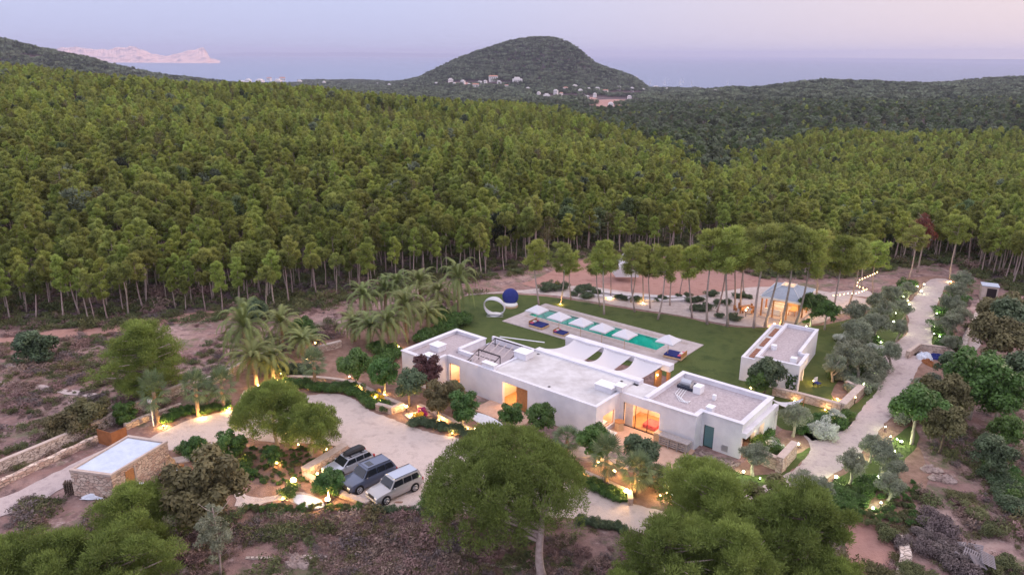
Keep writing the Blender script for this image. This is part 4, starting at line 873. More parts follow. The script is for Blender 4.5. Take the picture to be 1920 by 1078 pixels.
# ================================================================ CARS
def car(name, loc, rz, paint, L, Wd, H, label, hood=.40, wsb=.30, roof0=.43, roof1=.90, roofm=None, hoodz=1.02, belt=1.12, extras=()):
    r = empty(name, loc, label, 'car', None, rz); hw = Wd/2; x = lambda q: L*(.5-q)        # q 0 at the nose, 1 at the tail
    sec = [(0, .45, .80, .86), (.03, .30, .90, .93), (.10, .26, hoodz-.05, .98), (wsb, .26, hoodz+.04, 1), (.5, .26, belt, 1), (.88, .28, belt, .99), (.97, .32, belt-.02, .95), (1, .45, belt-.12, .90)]
    b = MB()
    for q, zb, zt, wf in sec:
        w_ = hw*wf; b.v += [(x(q), -w_*.9, zb), (x(q), -w_, zb+.16), (x(q), -w_, zt-.22), (x(q), -w_*.95, zt-.06), (x(q), -w_*.80, zt), (x(q), w_*.80, zt), (x(q), w_*.95, zt-.06), (x(q), w_, zt-.22), (x(q), w_, zb+.16), (x(q), w_*.9, zb)]
    for i in range(len(sec)-1):
        for j in range(10): b.f.append((i*10+j, (i+1)*10+j, (i+1)*10+(j+1) % 10, i*10+(j+1) % 10))
    b.f.append(tuple(range(10))); b.f.append(tuple((len(sec)-1)*10+j for j in range(10))[::-1])
    o = local(b, 'body', paint, r, smooth=True); s_ = o.modifiers.new('e', 'EDGE_SPLIT'); s_.split_angle = R(32)
    # greenhouse
    B0 = [(x(wsb), hw*.86, hoodz+.0), (x(roof0), hw*.76, H-.05), (x(roof1), hw*.74, H-.07), (x(.985), hw*.84, belt-.05)]
    b = MB()
    for xx, w_, z in B0: b.v += [(xx, -w_, z), (xx, w_, z)]
    b.v += [(x(.985), -hw*.93, belt-.10), (x(.985), hw*.93, belt-.10), (x(wsb), -hw*.93, hoodz-.02), (x(wsb), hw*.93, hoodz-.02)]
    b.f += [(0, 1, 3, 2), (2, 3, 5, 4), (4, 5, 7, 6), (10, 0, 2, 4, 6, 8), (9, 7, 5, 3, 1, 11)]
    local(b, 'cabin', paint, r, bevel=.035)
    local(MB().box(x(roof1)+.04, x(roof0)-.12, -hw*.70, hw*.70, H-.06, H), 'roof', roofm or paint, r, bevel=.04)
    def quad(p, nrm, name, m='carglass', off=.012):
        b = MB(); n_ = Vector(nrm).normalized()*off; p = [Vector(q)+n_ for q in p]; c = [q-n_*2.5 for q in p]; b.add(p+c, [(0, 1, 2, 3), (7, 6, 5, 4), (0, 4, 5, 1), (1, 5, 6, 2), (2, 6, 7, 3), (3, 7, 4, 0)]); return local(b, name, m, r)
    def lerp(a, c, t): return tuple(a[i]+(c[i]-a[i])*t for i in range(3))
    a0, a1, a2, a3 = (x(wsb), hw*.86, hoodz+.0), (x(roof0), hw*.76, H-.05), (x(roof1), hw*.74, H-.07), (x(.985), hw*.84, belt-.05)
    f0, f1 = lerp(a0, a1, .10), lerp(a0, a1, .92)
    quad([(f0[0], -f0[1]*.93, f0[2]), (f0[0], f0[1]*.93, f0[2]), (f1[0], f1[1]*.92, f1[2]), (f1[0], -f1[1]*.92, f1[2])], (1, 0, .8), 'windscreen', off=.03)
    f0, f1 = lerp(a3, a2, .12), lerp(a3, a2, .88)
    quad([(f0[0], -f0[1]*.88, f0[2]), (f0[0], f0[1]*.88, f0[2]), (f1[0], f1[1]*.88, f1[2]), (f1[0], -f1[1]*.88, f1[2])], (-1, 0, .3), 'rear_window', off=.03)
    for s in (-1, 1):
        # side glass on the plane between belt line and roof edge
        def sp(q, t):
            lo_ = (x(q), hw*.94, (hoodz+(belt-hoodz)*min(1, (q-wsb)/.25))-.02); xx = x(q); ft = t
            return (xx, (lo_[1]+(hw*.755-lo_[1])*ft)*s, lo_[2]+(H-.06-lo_[2])*ft)
        for (q0, q1, q0t) in ((wsb+.035, .565, roof0+.005), (.585, .745, .585), (.765, .93, .765)):
            q1t = q1 if q1 < .9 else .885
            P = [sp(q0, .12), sp(q1, .12), sp(q1t, .86), sp(q0t, .86)]
            quad(P, (0, s, .25), 'side_window', off=.02)
        local(MB().box(x(wsb+.075)-.07, x(wsb+.075)+.07, s*hw*.97 if s > 0 else s*hw*.97-.17, s*hw*.97+.17 if s > 0 else s*hw*.97, belt-.08, belt+.08), 'mirror', paint, r, bevel=.02)
        local(MB().box(x(.045), x(-.003), min(s*hw*.5, s*hw*.86), max(s*hw*.5, s*hw*.86), .66, .82), 'headlight', 'lamphead', r, bevel=.03)
        local(MB().box(x(1.004), x(.965), min(s*hw*.72, s*hw*.93), max(s*hw*.72, s*hw*.93), .72, 1.02), 'tail_light', 'redlamp', r, bevel=.02)
        local(MB().tube([(x(roof0+.02), s*hw*.68, H+.03), (x(.70), s*hw*.69, H+.05), (x(roof1-.01), s*hw*.68, H+.02)], .022, 6), 'roof_rail', 'carblack', r)
        for q in (.185, .80):
            wr = .375; y0, y1 = (hw-.24, hw+.006) if s > 0 else (-hw-.006, -hw+.24)
            local(MB().tube([(x(q), y0-.0, wr+.02), (x(q), y1-.03*s*0, wr+.02)], wr+.075, 20), 'wheel_arch', 'carblack', r)
            y0, y1 = (hw-.20, hw+.03) if s > 0 else (-hw-.03, -hw+.20)
            wo = local(MB().tube([(x(q), y0, wr), (x(q), y1, wr)], wr, 20), 'wheel', 'tyre', r)
            yo = hw+.03 if s > 0 else -hw-.03; b = MB()
            for k in range(7):
                t = k*2*math.pi/7; b.tube([(x(q), yo+.006*s, wr), (x(q)+.24*math.cos(t), yo+.006*s, wr+.24*math.sin(t))], .035, 5)
            b.tube([(x(q), yo-.02*s, wr), (x(q), yo+.012*s, wr)], .07, 10); b.tube([(x(q)+.25*math.cos(t), yo+.004*s, wr+.25*math.sin(t)) for t in np.linspace(0, 2*math.pi, 21)], .022, 5, False)
            local(b, 'rim', 'rim', wo)
    local(MB().box(x(.02), x(-.006), -hw*.42, hw*.42, .62, .84), 'grille', 'carblack', r, bevel=.02); local(MB().box(x(.05), x(-.012), -hw*.9, hw*.9, .34, .52), 'front_bumper', 'carblack' if 'dark' in extras else paint, r, bevel=.06)
    local(MB().box(x(1.012), x(.95), -hw*.9, hw*.9, .38, .60), 'rear_bumper', paint, r, bevel=.06)
    if 'sunroof' in extras: local(MB().box(x(.58), x(.47), -hw*.38, hw*.38, H, H+.012), 'sunroof', 'carglass', r)
    if 'box' in extras:
        b = MB(); xs_ = [x(.40), x(.46), x(.60), x(.80), x(.86)]; ws = [.18, .36, .42, .42, .30]; hs = [.06, .24, .34, .34, .2]
        for xx, ww, hh in zip(xs_, ws, hs): b.v += [(xx, -ww, H+.09), (xx, -ww, H+.09+hh*.5), (xx, -ww*.7, H+.09+hh), (xx, ww*.7, H+.09+hh), (xx, ww, H+.09+hh*.5), (xx, ww, H+.09)]
        for i in range(4):
            for j in range(6): b.f.append((i*6+j, (i+1)*6+j, (i+1)*6+(j+1) % 6, i*6+(j+1) % 6))
        b.f += [tuple(range(6)), tuple(24+j for j in range(6))[::-1]]; local(b, 'roof_box', 'carblack', r, bevel=.04)
        local(MB().box(x(.5), x(.48), -hw*.7, hw*.7, H, H+.09).box(x(.75), x(.73), -hw*.7, hw*.7, H, H+.09), 'roof_rack', 'metal', r)
    return r
def carplace(fw, rw, side, L, Wd, qf=.185, qr=.80):
    a_, c_ = G(*fw), G(*rw); d_ = (a_-c_)[:2]; an = math.atan2(d_[1], d_[0]); d_ = d_/np.linalg.norm(d_); mid = (a_+c_)[:2]/2; l_ = np.array([-d_[1], d_[0]])
    ctr = mid-l_*side*(Wd/2-.05); return (ctr[0]+d_[0]*0, ctr[1], .045), an
loc, an3 = carplace((727, 945), (777, 922), 1, 4.8, 1.92)
car('suv_car', loc, an3, 'cargold', 4.75, 1.90, 1.78, 'pale champagne boxy off-road car with light blue roof, nearest of three parked', roofm=mat('pale_roof_paint', (.40, .44, .52), .3, metal=.3, coat=.5), wsb=.29, roof0=.40, roof1=.93, hoodz=1.06, belt=1.14)
loc, an2 = carplace((679, 926), (729, 900), 1, 4.85, 1.98)
car('suv_car', loc, an3, 'carnavy', 4.85, 1.98, 1.84, 'dark blue grey off-road car with sunroof, parked between two lighter cars', wsb=.28, roof0=.39, roof1=.90, hoodz=1.08, belt=1.18, extras=('sunroof', 'dark'))
loc, _ = carplace((641, 900), (690, 874), 1, 4.6, 1.82)
car('estate_car', loc, an3+R(2), 'carsil', 4.6, 1.80, 1.50, 'silver estate car with black roof box, parked beside the stone wall', wsb=.27, roof0=.42, roof1=.86, hoodz=.92, belt=.98, extras=('box',))

# ================================================================ PLANTS
def leafmesh(name, cs, rs, n, size, asp=.45, up=.25, shell=.6, flat=1., m='pine', jit=.5, seed=0, spike=0.):
    g_ = np.random.default_rng(seed+5); cs = np.asarray(cs, float); rs = np.asarray(rs, float)
    if rs.ndim == 1: rs = np.stack([rs]*3, 1)
    wt = rs[:, 0]**2; wt /= wt.sum(); k = g_.choice(len(cs), n, p=wt)
    d_ = g_.normal(size=(n, 3)); d_ /= np.linalg.norm(d_, axis=1, keepdims=True); d_[:, 2] = np.where((d_[:, 2] < -.3) & (g_.random(n) < .6), -d_[:, 2], d_[:, 2])
    r = shell+(1-shell)*g_.random(n)**.6; r = r*(1+.10*g_.normal(size=n)); P = cs[k]+d_*r[:, None]*rs[k]
    nr = d_*.7+g_.normal(size=(n, 3))*jit+np.array([0, 0, up]); nr /= np.linalg.norm(nr, axis=1, keepdims=True)
    tg = np.cross(nr, g_.normal(size=(n, 3))); tg /= np.linalg.norm(tg, axis=1, keepdims=True)+1e-9; bt = np.cross(nr, tg)
    if spike:
        tg = d_*spike+np.array([0, 0, .45])+g_.normal(size=(n, 3))*.35; tg /= np.linalg.norm(tg, axis=1, keepdims=True); bt = np.cross(tg, nr); bt /= np.linalg.norm(bt, axis=1, keepdims=True)+1e-9
    s = size*(.6+.8*g_.random(n))[:, None]; a_, c_ = tg*s, bt*s*asp
    Vv = np.stack([P-a_, P-c_*1.0, P+a_, P+c_], 1).reshape(-1, 3)
    me = fastmesh(name, Vv, np.arange(4*n).reshape(-1, 4), 4)
    var = np.clip(g_.random(len(cs))[k]*.65+g_.random(n)*.35, 0, 1)
    me.attributes.new('var', 'FLOAT', 'FACE').data.foreach_set('value', var.astype(np.float32)); me.materials.append(M[m]); return me
def crown_pine(R_, Hc, nb, seed, zc=0., top=1.):       # clumps filling an uneven ellipsoid
    g_ = np.random.default_rng(seed); cs, rs = [], []
    for i in range(nb):
        d_ = g_.normal(size=3); d_ /= np.linalg.norm(d_); r = g_.random()**.45; p_ = d_*r*np.array([R_, R_, Hc/2])*.85
        p_[2] += zc; q = (p_[2]-zc)/(Hc/2); w_ = 1-.25*max(q, 0)*top; p_[:2] *= w_; cs.append(p_); rs.append(R_*(.24+.20*g_.random()))
    return np.array(cs), np.array(rs)
def meshobj(name, me, parent=None):
    o = bpy.data.objects.new(name, me); C.objects.link(o)
    if parent: o.parent = parent
    return o
def trunkmesh(H, r0, r1, bend, seed, limbs=(), m='trunk', n=7, segs=7, name='trunk'):
    g_ = random.Random(seed); b = MB(); pts = []; a_ = g_.random()*6.28; ph = g_.random()*6.28
    for i in range(segs+1):
        t = i/segs; pts.append((bend*math.cos(a_)*math.sin(t*2.4)+bend*.3*math.sin(5*t+ph), bend*math.sin(a_)*math.sin(t*2.4)+bend*.3*math.cos(4*t+ph)-bend*.3*math.cos(ph), H*t-.15*(i == 0)))
    b.tube(pts, [r0*(1.25 if i == 0 else 1)+(r1-r0)*i/segs for i in range(segs+1)], n)
    for (t, dx, dy, dz, rr) in limbs:
        i = min(int(t*segs), segs-1); f = t*segs-i; s = [pts[i][k]+(pts[i+1][k]-pts[i][k])*f for k in range(3)]
        b.tube([s, (s[0]+dx*.45, s[1]+dy*.45, s[2]+dz*.35), (s[0]+dx, s[1]+dy, s[2]+dz)], [rr, rr*.75, rr*.35], 5)
    me = bpy.data.meshes.new(name); me.from_pydata(b.v, [], b.f); me.shade_smooth(); me.materials.append(M[m]); return me, pts[-1]
def dome(R_, Hd, nb, seed, zc, rb):
    g_ = np.random.default_rng(seed); cs, rs = [], []
    for i in range(nb):
        z = g_.random()**.8; a_ = g_.random()*6.283; rr = math.sqrt(max(0, 1-z*z))*(.93+.1*g_.random()); k = 1+.10*math.sin(3*a_+seed)+.06*math.sin(7*a_)
        if g_.random() < .28: rr *= g_.random()**.5; z *= .6
        cs.append((R_*rr*k*math.cos(a_), R_*rr*k*math.sin(a_), zc+Hd*z-(.4*g_.random() if z < .2 else 0))); rs.append(rb*(.7+.6*g_.random()))
    return np.array(cs), np.array(rs)
def crown_limbs(R_, z0, z1, nl, seed, rb, per=4, flat=.62, prof=.9):
    # clusters of needles carried on radiating limbs, with gaps between
    g_ = np.random.default_rng(seed); cs, rs, lb = [], [], []; lop = g_.random()*6.28
    for i in range(nl):
        t = (i+g_.random()*.8)/nl; z = z0+(z1-z0)*t; az = i*2.399+g_.normal()*.35
        L = R_*(math.sin(math.pi*(.20+.74*t))**prof)*(.58+.58*g_.random())*(1+.22*math.cos(az-lop)); rise = (.15+.45*t)*L*.6
        lb.append((az, L, z, rise))
        for k in range(per):
            q = .42+.60*(k+g_.random()*.5)/per; s_ = .22*L; cs.append((math.cos(az)*L*q+g_.normal()*s_*.35, math.sin(az)*L*q+g_.normal()*s_*.35, z+rise*q+g_.normal()*.12)); r = rb*(.65+.6*g_.random())*(1.05-.25*abs(q-.75)); rs.append((r, r, r*flat))
    for k in range(3): cs.append((g_.normal()*.2, g_.normal()*.2, z1+.25*k*rb)); rs.append((rb*.7, rb*.7, rb*.7))
    return np.array(cs), np.array(rs), lb
PROT = {}
def proto(kind, trunk, crown):
    PROT.setdefault(kind, []).append((trunk, crown))
def rlimbs(g_, n, t0, t1, R_, z0, z1, r):
    o = []
    for k in range(n):
        a_ = g_.random()*6.28; q = R_*(.6+.5*g_.random()); o.append((t0+(t1-t0)*g_.random(), q*math.cos(a_), q*math.sin(a_), z0+(z1-z0)*g_.random(), r))
    return o
def limbtrunk(H, r0, r1, bend, seed, lb, m='trunk', segs=8, rr=.05, n=7):
    L = [(min(.98, max(.05, z/H)), .8*q*math.cos(a), .8*q*math.sin(a), ri*.8, rr*(.6+.6*q/2.5)) for a, q, z, ri in lb if z < H]
    return trunkmesh(H, r0, r1, bend, seed, L, m=m, segs=segs, n=n)
for s in range(8):       # forest pines, height about 8
    h = 8.0+.5*(s % 3)
    if s % 4 == 0:       # flat-topped
        R_ = 1.3; cs, rs = dome(R_, 1.8, 40, s+3, h-2.5, .38); c2, r2 = crown_pine(R_*.7, 2.4, 12, s, h-2.2); cs = np.concatenate([cs, c2]); rs = np.concatenate([rs, r2*.7]); g_ = random.Random(s)
        tm, tp_ = trunkmesh(h-1.6, .12, .05, .28, s, rlimbs(g_, 6, .7, .98, R_*.8, .3, 1.0, .04))
    else:
        R_ = 1.12+.14*(s % 3); cs, rs, lb = crown_limbs(R_, h*(.50-.05*(s % 2)), h-.6, 16, s, .42, per=3, flat=.85, prof=.7); tm, tp_ = limbtrunk(h-.8, .12, .035, .22, s, lb[::2])
    cs[:, 0] += tp_[0]*.8; cs[:, 1] += tp_[1]*.8
    proto('pine', tm, leafmesh('crown', cs, rs, 6200, .15, .22, seed=s, m='pineb' if s % 2 else 'pine', shell=.3, spike=1.))
for s in range(4):       # tall slender pines round the lawn, height about 12
    h = 12.; R_ = 2.3+.2*s; cs, rs, lb = crown_limbs(R_, h*.56, h-.8, 26, s+20, .62, per=4, flat=.8, prof=.6); tm, tp_ = limbtrunk(h-1.0, .16, .045, .45, s+20, lb, segs=10)
    cs[:, 0] += tp_[0]*.8; cs[:, 1] += tp_[1]*.8
    proto('tallpine', tm, leafmesh('crown', cs, rs, 13000, .15, .22, seed=s+20, m='pine' if s % 2 else 'pineb', shell=.3, spike=1.))
for s in range(3):       # big open foreground pines, height about 8
    cs, rs, lb = crown_limbs(3.5, 1.0, 7.2, 62, s+40, .68, per=6, flat=.68, prof=.8); tm, _ = limbtrunk(7.0, .24, .05, .3, s+40, lb, segs=10, rr=.06)
    proto('bigpine', tm, leafmesh('crown', cs, rs, 80000, .11, .20, seed=s+40, m=['stonep', 'umbp', 'umbp'][s], shell=.2, spike=1.))
cs, rs = dome(5.8, 3.7, 560, 3, 4.9, .60); c2, r2 = dome(4.6, 2.2, 160, 5, 4.2, .6); c3, r3 = dome(4.9, 1.8, 200, 8, 2.9, .6); c3[:, 0] -= .7; cs = np.concatenate([cs, c2, c3]); rs = np.concatenate([rs, r2, r3]); cs[:, 0] -= 2.8; cs[:, 1] += 4.0
g_ = random.Random(9); tm, _ = trunkmesh(5.0, .36, .20, .3, 61, [(t_, x_-2.2, y_+3.2, z_, r_) for t_, x_, y_, z_, r_ in rlimbs(g_, 18, .60, 1., 4.2, .8, 2.2, .13)], m='trunk', n=10)
proto('stonepine', tm, leafmesh('crown', cs, rs, 165000, .10, .24, seed=61, m='stonep', shell=.5, up=.5, spike=.9))
for s in range(2):
    cs, rs = dome(3.1-.4*s, 2.6-.3*s, 190, 7+s, 2.2, .55); g_ = random.Random(12+s)
    tm, _ = trunkmesh(3.4, .17, .08, .4, 63+s, rlimbs(g_, 8, .45, 1., 2.2, .8, 1.6, .06), m='olivebark')
    proto('umbrellapine', tm, leafmesh('crown', cs, rs, 60000, .09, .26, seed=63+s, m='umbp', shell=.45, up=.4, spike=.8))
for kind, m, cnt, col in (('roundtree', 'leafg', 3, 0), ('darktree', 'leafb', 2, 0), ('purpletree', 'leafp', 1, 0), ('browntree', 'leafr', 2, 0)):
    for s in range(cnt):
        g_ = random.Random(s+70); cs, rs = crown_pine(1.55, 2.6, 40, s+70+len(kind), 2.35, top=.4)
        tm, _ = trunkmesh(2.4, .11, .06, .12, s+70, rlimbs(g_, 6, .5, 1., .9, .4, 1.0, .04), m='olivebark' if kind == 'roundtree' else 'trunkd')
        proto(kind, tm, leafmesh('crown', cs, rs*.8, 9000, .10, .55, seed=s+70, m=m, shell=.5, up=.4))
for s in range(4):
    g_ = random.Random(s+90); cs, rs = crown_pine(1.5, 2.1, 34, s+90, 2.3, top=.3)
    tm, _ = trunkmesh(1.9, .17, .09, .35, s+90, rlimbs(g_, 6, .4, 1., .9, .6, 1.2, .07), m='olivebark')
    proto('olive', tm, leafmesh('crown', cs, rs*.8, 7500, .085, .34, seed=s+90, m='leafo', shell=.35, jit=.9))
for s in range(2):
    g_ = random.Random(s+95); cs, rs = crown_pine(1.7, 5.5, 40, s+95, 3.9); tm, _ = trunkmesh(6.0, .10, .03, .3, s+95, rlimbs(g_, 10, .3, .95, 1.2, .5, 1.3, .03), m='trunk')
    proto('sparsetree', tm, leafmesh('crown', cs, rs*.6, 5200, .10, .34, seed=s+95, m='leafo', shell=.2, jit=1.))
g_ = random.Random(99); cs, rs = crown_pine(2.2, 5.5, 36, 99, 6.8); tm, _ = trunkmesh(8.5, .15, .04, .3, 99, rlimbs(g_, 12, .4, .95, 1.6, .5, 1.5, .05), m='trunk')
proto('deadpine', tm, leafmesh('crown', cs, rs*.8, 5200, .13, .34, seed=99, m='leafd', shell=.3, jit=1.))
BUSHM = {'green': 'leafg', 'grey': 'leafo', 'dark': 'leafb', 'dry': 'leafr', 'white': 'whitefl', 'scrub': 'scrubg', 'twig': 'scrubp'}
def bushproto(kind, m):
    for s in range(2):
        g_ = np.random.default_rng(s+130); cs = np.column_stack([g_.normal(size=(16, 2))*.36, .35+.45*g_.random(16)]); rs = .28+.22*g_.random(16)
        proto('bush_'+kind, None, leafmesh('foliage', cs, rs, 3200, .065, .5, seed=s+130, m=m, shell=.45, up=.4, jit=.7))
for k, m in BUSHM.items(): bushproto(k, m)
# date palms
def palm_crown(nf, L, seed, m='frond'):
    g_ = np.random.default_rng(seed); v_, f_ = [], []
    for i in range(nf):
        az = i*2.399+g_.random()*.4; e0 = R(84)-R(104)*(i/nf)**.9+g_.normal()*.08; Lf = L*(.75+.3*g_.random())*(.8 if i < 6 else 1); seg = 9; p = np.zeros(3); e = e0; pts = [p.copy()]; dirs = []
        for k in range(seg):
            d_ = np.array([math.cos(az)*math.cos(e), math.sin(az)*math.cos(e), math.sin(e)]); dirs.append(d_); p = p+d_*Lf/seg; pts.append(p.copy()); e -= R(15)*(.3+1.4*k/seg)*(1.1 if e > -1.2 else .0)
        sd_ = np.array([-math.sin(az), math.cos(az), 0])
        for k in range(1, seg):
            for q in range(4):
                t = q/4; c_ = pts[k]*(1-t)+pts[k+1]*t if k < seg else pts[k]; d_ = dirs[min(k, seg-1)]; nn = np.cross(sd_, d_); u_ = (k+t)/seg; ll = .44*math.sin(math.pi*(.12+.82*u_))*L/3.2
                for s in (-1, 1):
                    o_ = s*sd_*.78+d_*.55+nn*(-.35)*s*0+np.array([0, 0, -.20]); o_ /= np.linalg.norm(o_); tip = c_+o_*ll*(.85+.3*g_.random()); w_ = d_*.045
                    j = len(v_); v_ += [c_-w_, c_+w_, tip]; f_.append((j, j+1, j+2))
        for k in range(seg):       # midrib
            j = len(v_); hw_ = .05*(1-k/seg)+.015; v_ += [pts[k]-sd_*hw_, pts[k]+sd_*hw_, pts[k+1]+sd_*hw_*.8, pts[k+1]-sd_*hw_*.8]; f_ += [(j, j+1, j+2), (j, j+2, j+3)]
    me = fastmesh('crown', np.array(v_), np.array(f_), 3); vr = np.repeat(np.clip(g_.random(nf)*.7+.15, 0, 1), len(f_)//nf); me.attributes.new('var', 'FLOAT', 'FACE').data.foreach_set('value', vr.astype(np.float32)); me.materials.append(M[m]); return me
def rachis(me_c, H): pass
for s in range(3):
    tm, tp_ = trunkmesh(3.4, .24, .20, .18, s+150, m='palmbark', n=10, segs=9)
    cm = palm_crown(38, 4.1, s+150); cm.transform(Matrix.Translation(tp_)); proto('datepalm', tm, cm)
def fan_crown(nf, seed):
    g_ = np.random.default_rng(seed); v_, f_ = [], []
    for i in range(nf):
        az = i*2.399; e = R(75)-R(105)*(i/nf); d_ = np.array([math.cos(az)*math.cos(e), math.sin(az)*math.cos(e), math.sin(e)]); sd_ = np.array([-math.sin(az), math.cos(az), 0]); L = .75+.2*g_.random(); hub = d_*L
        for k in range(13):
            t = (k-6)/6*R(80); o_ = d_*math.cos(t)+sd_*math.sin(t)+np.array([0, 0, -.18*abs(k-6)/6-.1]); w_ = (sd_*math.cos(t)-d_*math.sin(t))*.045; j = len(v_); v_ += [hub-w_*.3, hub+o_*.5+w_, hub+o_*.85, hub+o_*.5-w_]; f_.append((j, j+1, j+2, j+3))
        w_ = sd_*.02; j = len(v_); v_ += [-w_, w_, hub+w_, hub-w_]; f_.append((j, j+1, j+2, j+3))
    me = fastmesh('crown', np.array(v_), np.array(f_), 4); me.attributes.new('var', 'FLOAT', 'FACE').data.foreach_set('value', g_.random(len(f_)).astype(np.float32)); me.materials.append(M['fan']); return me
for s in range(2):
    tm, tp_ = trunkmesh(1.9, .20, .17, .08, s+170, m='palmbark', n=10, segs=7); cm = fan_crown(30, s+170); cm.transform(Matrix.Translation(tp_)); proto('fanpalm', tm, cm)

NAMES = dict(pine='pine_tree', tallpine='pine_tree', bigpine='pine_tree', stonepine='stone_pine', umbrellapine='umbrella_pine', roundtree='garden_tree', darktree='garden_tree', purpletree='purple_tree', browntree='garden_tree', olive='olive_tree', sparsetree='sparse_tree', deadpine='dead_pine', datepalm='date_palm', fanpalm='fan_palm')
CATS = dict(pine='pine tree', tallpine='pine tree', bigpine='pine tree', stonepine='pine tree', umbrellapine='pine tree', roundtree='tree', darktree='tree', purpletree='tree', browntree='tree', olive='olive tree', sparsetree='tree', deadpine='dead tree', datepalm='palm tree', fanpalm='palm tree')
def plant(kind, x, y, s=1., label=None, group=None, sz=None, rz=None, lean=(0, 0), i=None, z=None):
    P = PROT[kind]; tm, cm = P[random.randrange(len(P)) if i is None else i % len(P)]; zz = float(Hh(x, y)) if z is None else z
    bush = kind.startswith('bush_')
    if bush:
        o = meshobj('shrub', cm); o.location = (x, y, zz-.03)
    else:
        o = bpy.data.objects.new(NAMES[kind], None); C.objects.link(o); o.location = (x, y, zz); o.empty_display_size = .1
        meshobj('trunk', tm, o); meshobj('crown', cm, o)
    o.rotation_euler = (lean[0], lean[1], random.random()*6.28 if rz is None else rz); o.scale = (s, s, s*(sz or 1)); return tag(o, label, 'shrub' if bush else CATS[kind], group)
ORD = ['first', 'second', 'third', 'fourth', 'fifth', 'sixth', 'seventh', 'eighth', 'ninth', 'tenth', 'eleventh', 'twelfth', '13th', '14th', '15th', '16th', '17th', '18th', '19th', '20th', '21st', '22nd', '23rd', '24th', '25th', '26th', '27th', '28th', '29th', '30th']
def height_to(px, py, tx, ty):        # height whose top shows at row ty above base pixel
    q = G(px, py); q[2] = 0; d_ = ray(tx, ty); t = np.linalg.norm(q[:2])/np.linalg.norm(d_[:2]); return CH+t*d_[2]

# date palms: base pixel, crown-centre pixel
DP = [((470, 700), (468, 612), 'tall date palm at the left end of the palm grove'), ((482, 722), (478, 668), 'date palm with floodlit trunk left of the brightest grove lamp'), ((512, 716), (512, 672), 'date palm with floodlit trunk right of the brightest grove lamp'),
      ((528, 655), (524, 606), 'date palm behind the two left floodlit palms'), ((566, 668), (566, 636), 'short date palm in the dark middle of the grove'), ((664, 640), (660, 604), 'date palm above the broad round tree'), ((683, 598), (684, 553), 'date palm at the back centre of the grove with wide crown'),
      ((732, 655), (732, 604), 'date palm with one warmly lit trunk near the villa west end'), ((764, 640), (760, 575), 'tall date palm just left of the villa roof'), ((799, 619), (799, 586), 'short date palm beside the lawn edge'), ((824, 594), (822, 550), 'date palm leaning over the grey lawn bushes'), ((861, 594), (862, 522), 'tallest date palm alone at the lawn corner'),
      ((692, 650), (694, 612), 'date palm with dark trunk in the grove middle'), ((748, 585), (748, 535), 'date palm at the far rim of the grove, left'), ((790, 578), (788, 530), 'date palm at the far rim of the grove, right'), ((722, 590), (720, 545), 'date palm behind the wide-crowned back palm')]
for i, (bp_, tp_, lab) in enumerate(DP):
    q = G(*bp_); h = height_to(*bp_, *tp_); s = 1.0*(.9+.2*random.random()); plant('datepalm', q[0], q[1], s, lab, 'date palms of the grove', sz=max(.5, h/(3.4*s)), i=i)
FP = [((298, 793), (292, 735), 'fan palm with lit trunk beside the white utility pole'), ((372, 780), (366, 728), 'fan palm second from the left along the boundary wall'), ((387, 765), (390, 735), 'short fan palm behind the two lit palms'), ((421, 768), (412, 722), 'fan palm at the right end of the lit row by the wall'),
      ((590, 726), (587, 684), 'fan palm in the round bed behind the turning circle'), ((1062, 850), (1058, 822), 'fan palm between big stone pine and villa wall'), ((1137, 912), (1142, 856), 'fan palm with dark shaggy trunk on the slope bed'), ((1192, 930), (1193, 882), 'fan palm with lit trunk at the drive exit'), ((1228, 912), (1228, 890), 'small fan palm near the slope pine')]
for i, (bp_, tp_, lab) in enumerate(FP):
    q = G(*bp_); h = height_to(*bp_, *tp_); s = 1.05; plant('fanpalm', q[0], q[1], s, lab, 'fan palms', sz=max(.35, h/(1.9*s)), i=i)
# garden trees near the villa: kind, base px, scale, label
GTR = [('roundtree', 668, 728, 1.25, 'broad green tree behind the curved wall, left of the villa'), ('roundtree', 721, 738, 1.15, 'green tree with lit trunk between the broad tree and the grey bush tree'), ('darktree', 768, 762, 1.2, 'dark bluish green tree left of the purple tree'), ('purpletree', 800, 738, 1.25, 'dark purple leaved tree against the villa wall'),
       ('browntree', 822, 788, 1.2, 'brown green tree with glowing trunk beside the garden steps'), ('browntree', 850, 775, .95, 'smaller brown green tree between the glowing tree and the round one'), ('roundtree', 868, 806, 1.15, 'bright green rounded tree with lit trunk left of the entrance'), ('darktree', 852, 757, .7, 'small bluish sapling beside the white wall'),
       ('roundtree', 958, 808, .85, 'low round green tree by the wooden sliding door'), ('roundtree', 1015, 820, 1.0, 'round green tree against the long blank villa wall'), ('roundtree', 1118, 874, 1.15, 'round tree with glowing trunk below the bedroom window'), ('darktree', 1197, 893, 1.1, 'dark round tree above the lit fan palm'),
       ('roundtree', 512, 878, .62, 'small clipped round tree in the parking island'), ('darktree', 1432, 745, .1+1.2, 'bushy tree with upright shoots before the guest house'), ('roundtree', 1421, 747, 1.0, 'green bushy tree left before the guest house'), ('roundtree', 1520, 612, 1.35, 'dark round bush tree left of the pavilion corner lamp'), ('roundtree', 1545, 618, 1.2, 'dark round bush tree right of the pavilion'),
       ('roundtree', 366, 868, .75, 'leafy bush tree with a lamp in it by the drive'), ('roundtree', 436, 872, .95, 'leafy bush tree around the bright lamp on the island'), ('roundtree', 618, 942, .85, 'bush tree glowing next to the brightest low lamp')]
for k, px, py, s, lab in GTR: q = G(px, py); plant(k, q[0], q[1], s, lab)
q = G(1018, 1082); plant('stonepine', q[0], q[1], 1., 'huge domed stone pine in front of the villa', lean=(0, 0), rz=0)
sp_ = C.objects.get('stone_pine')
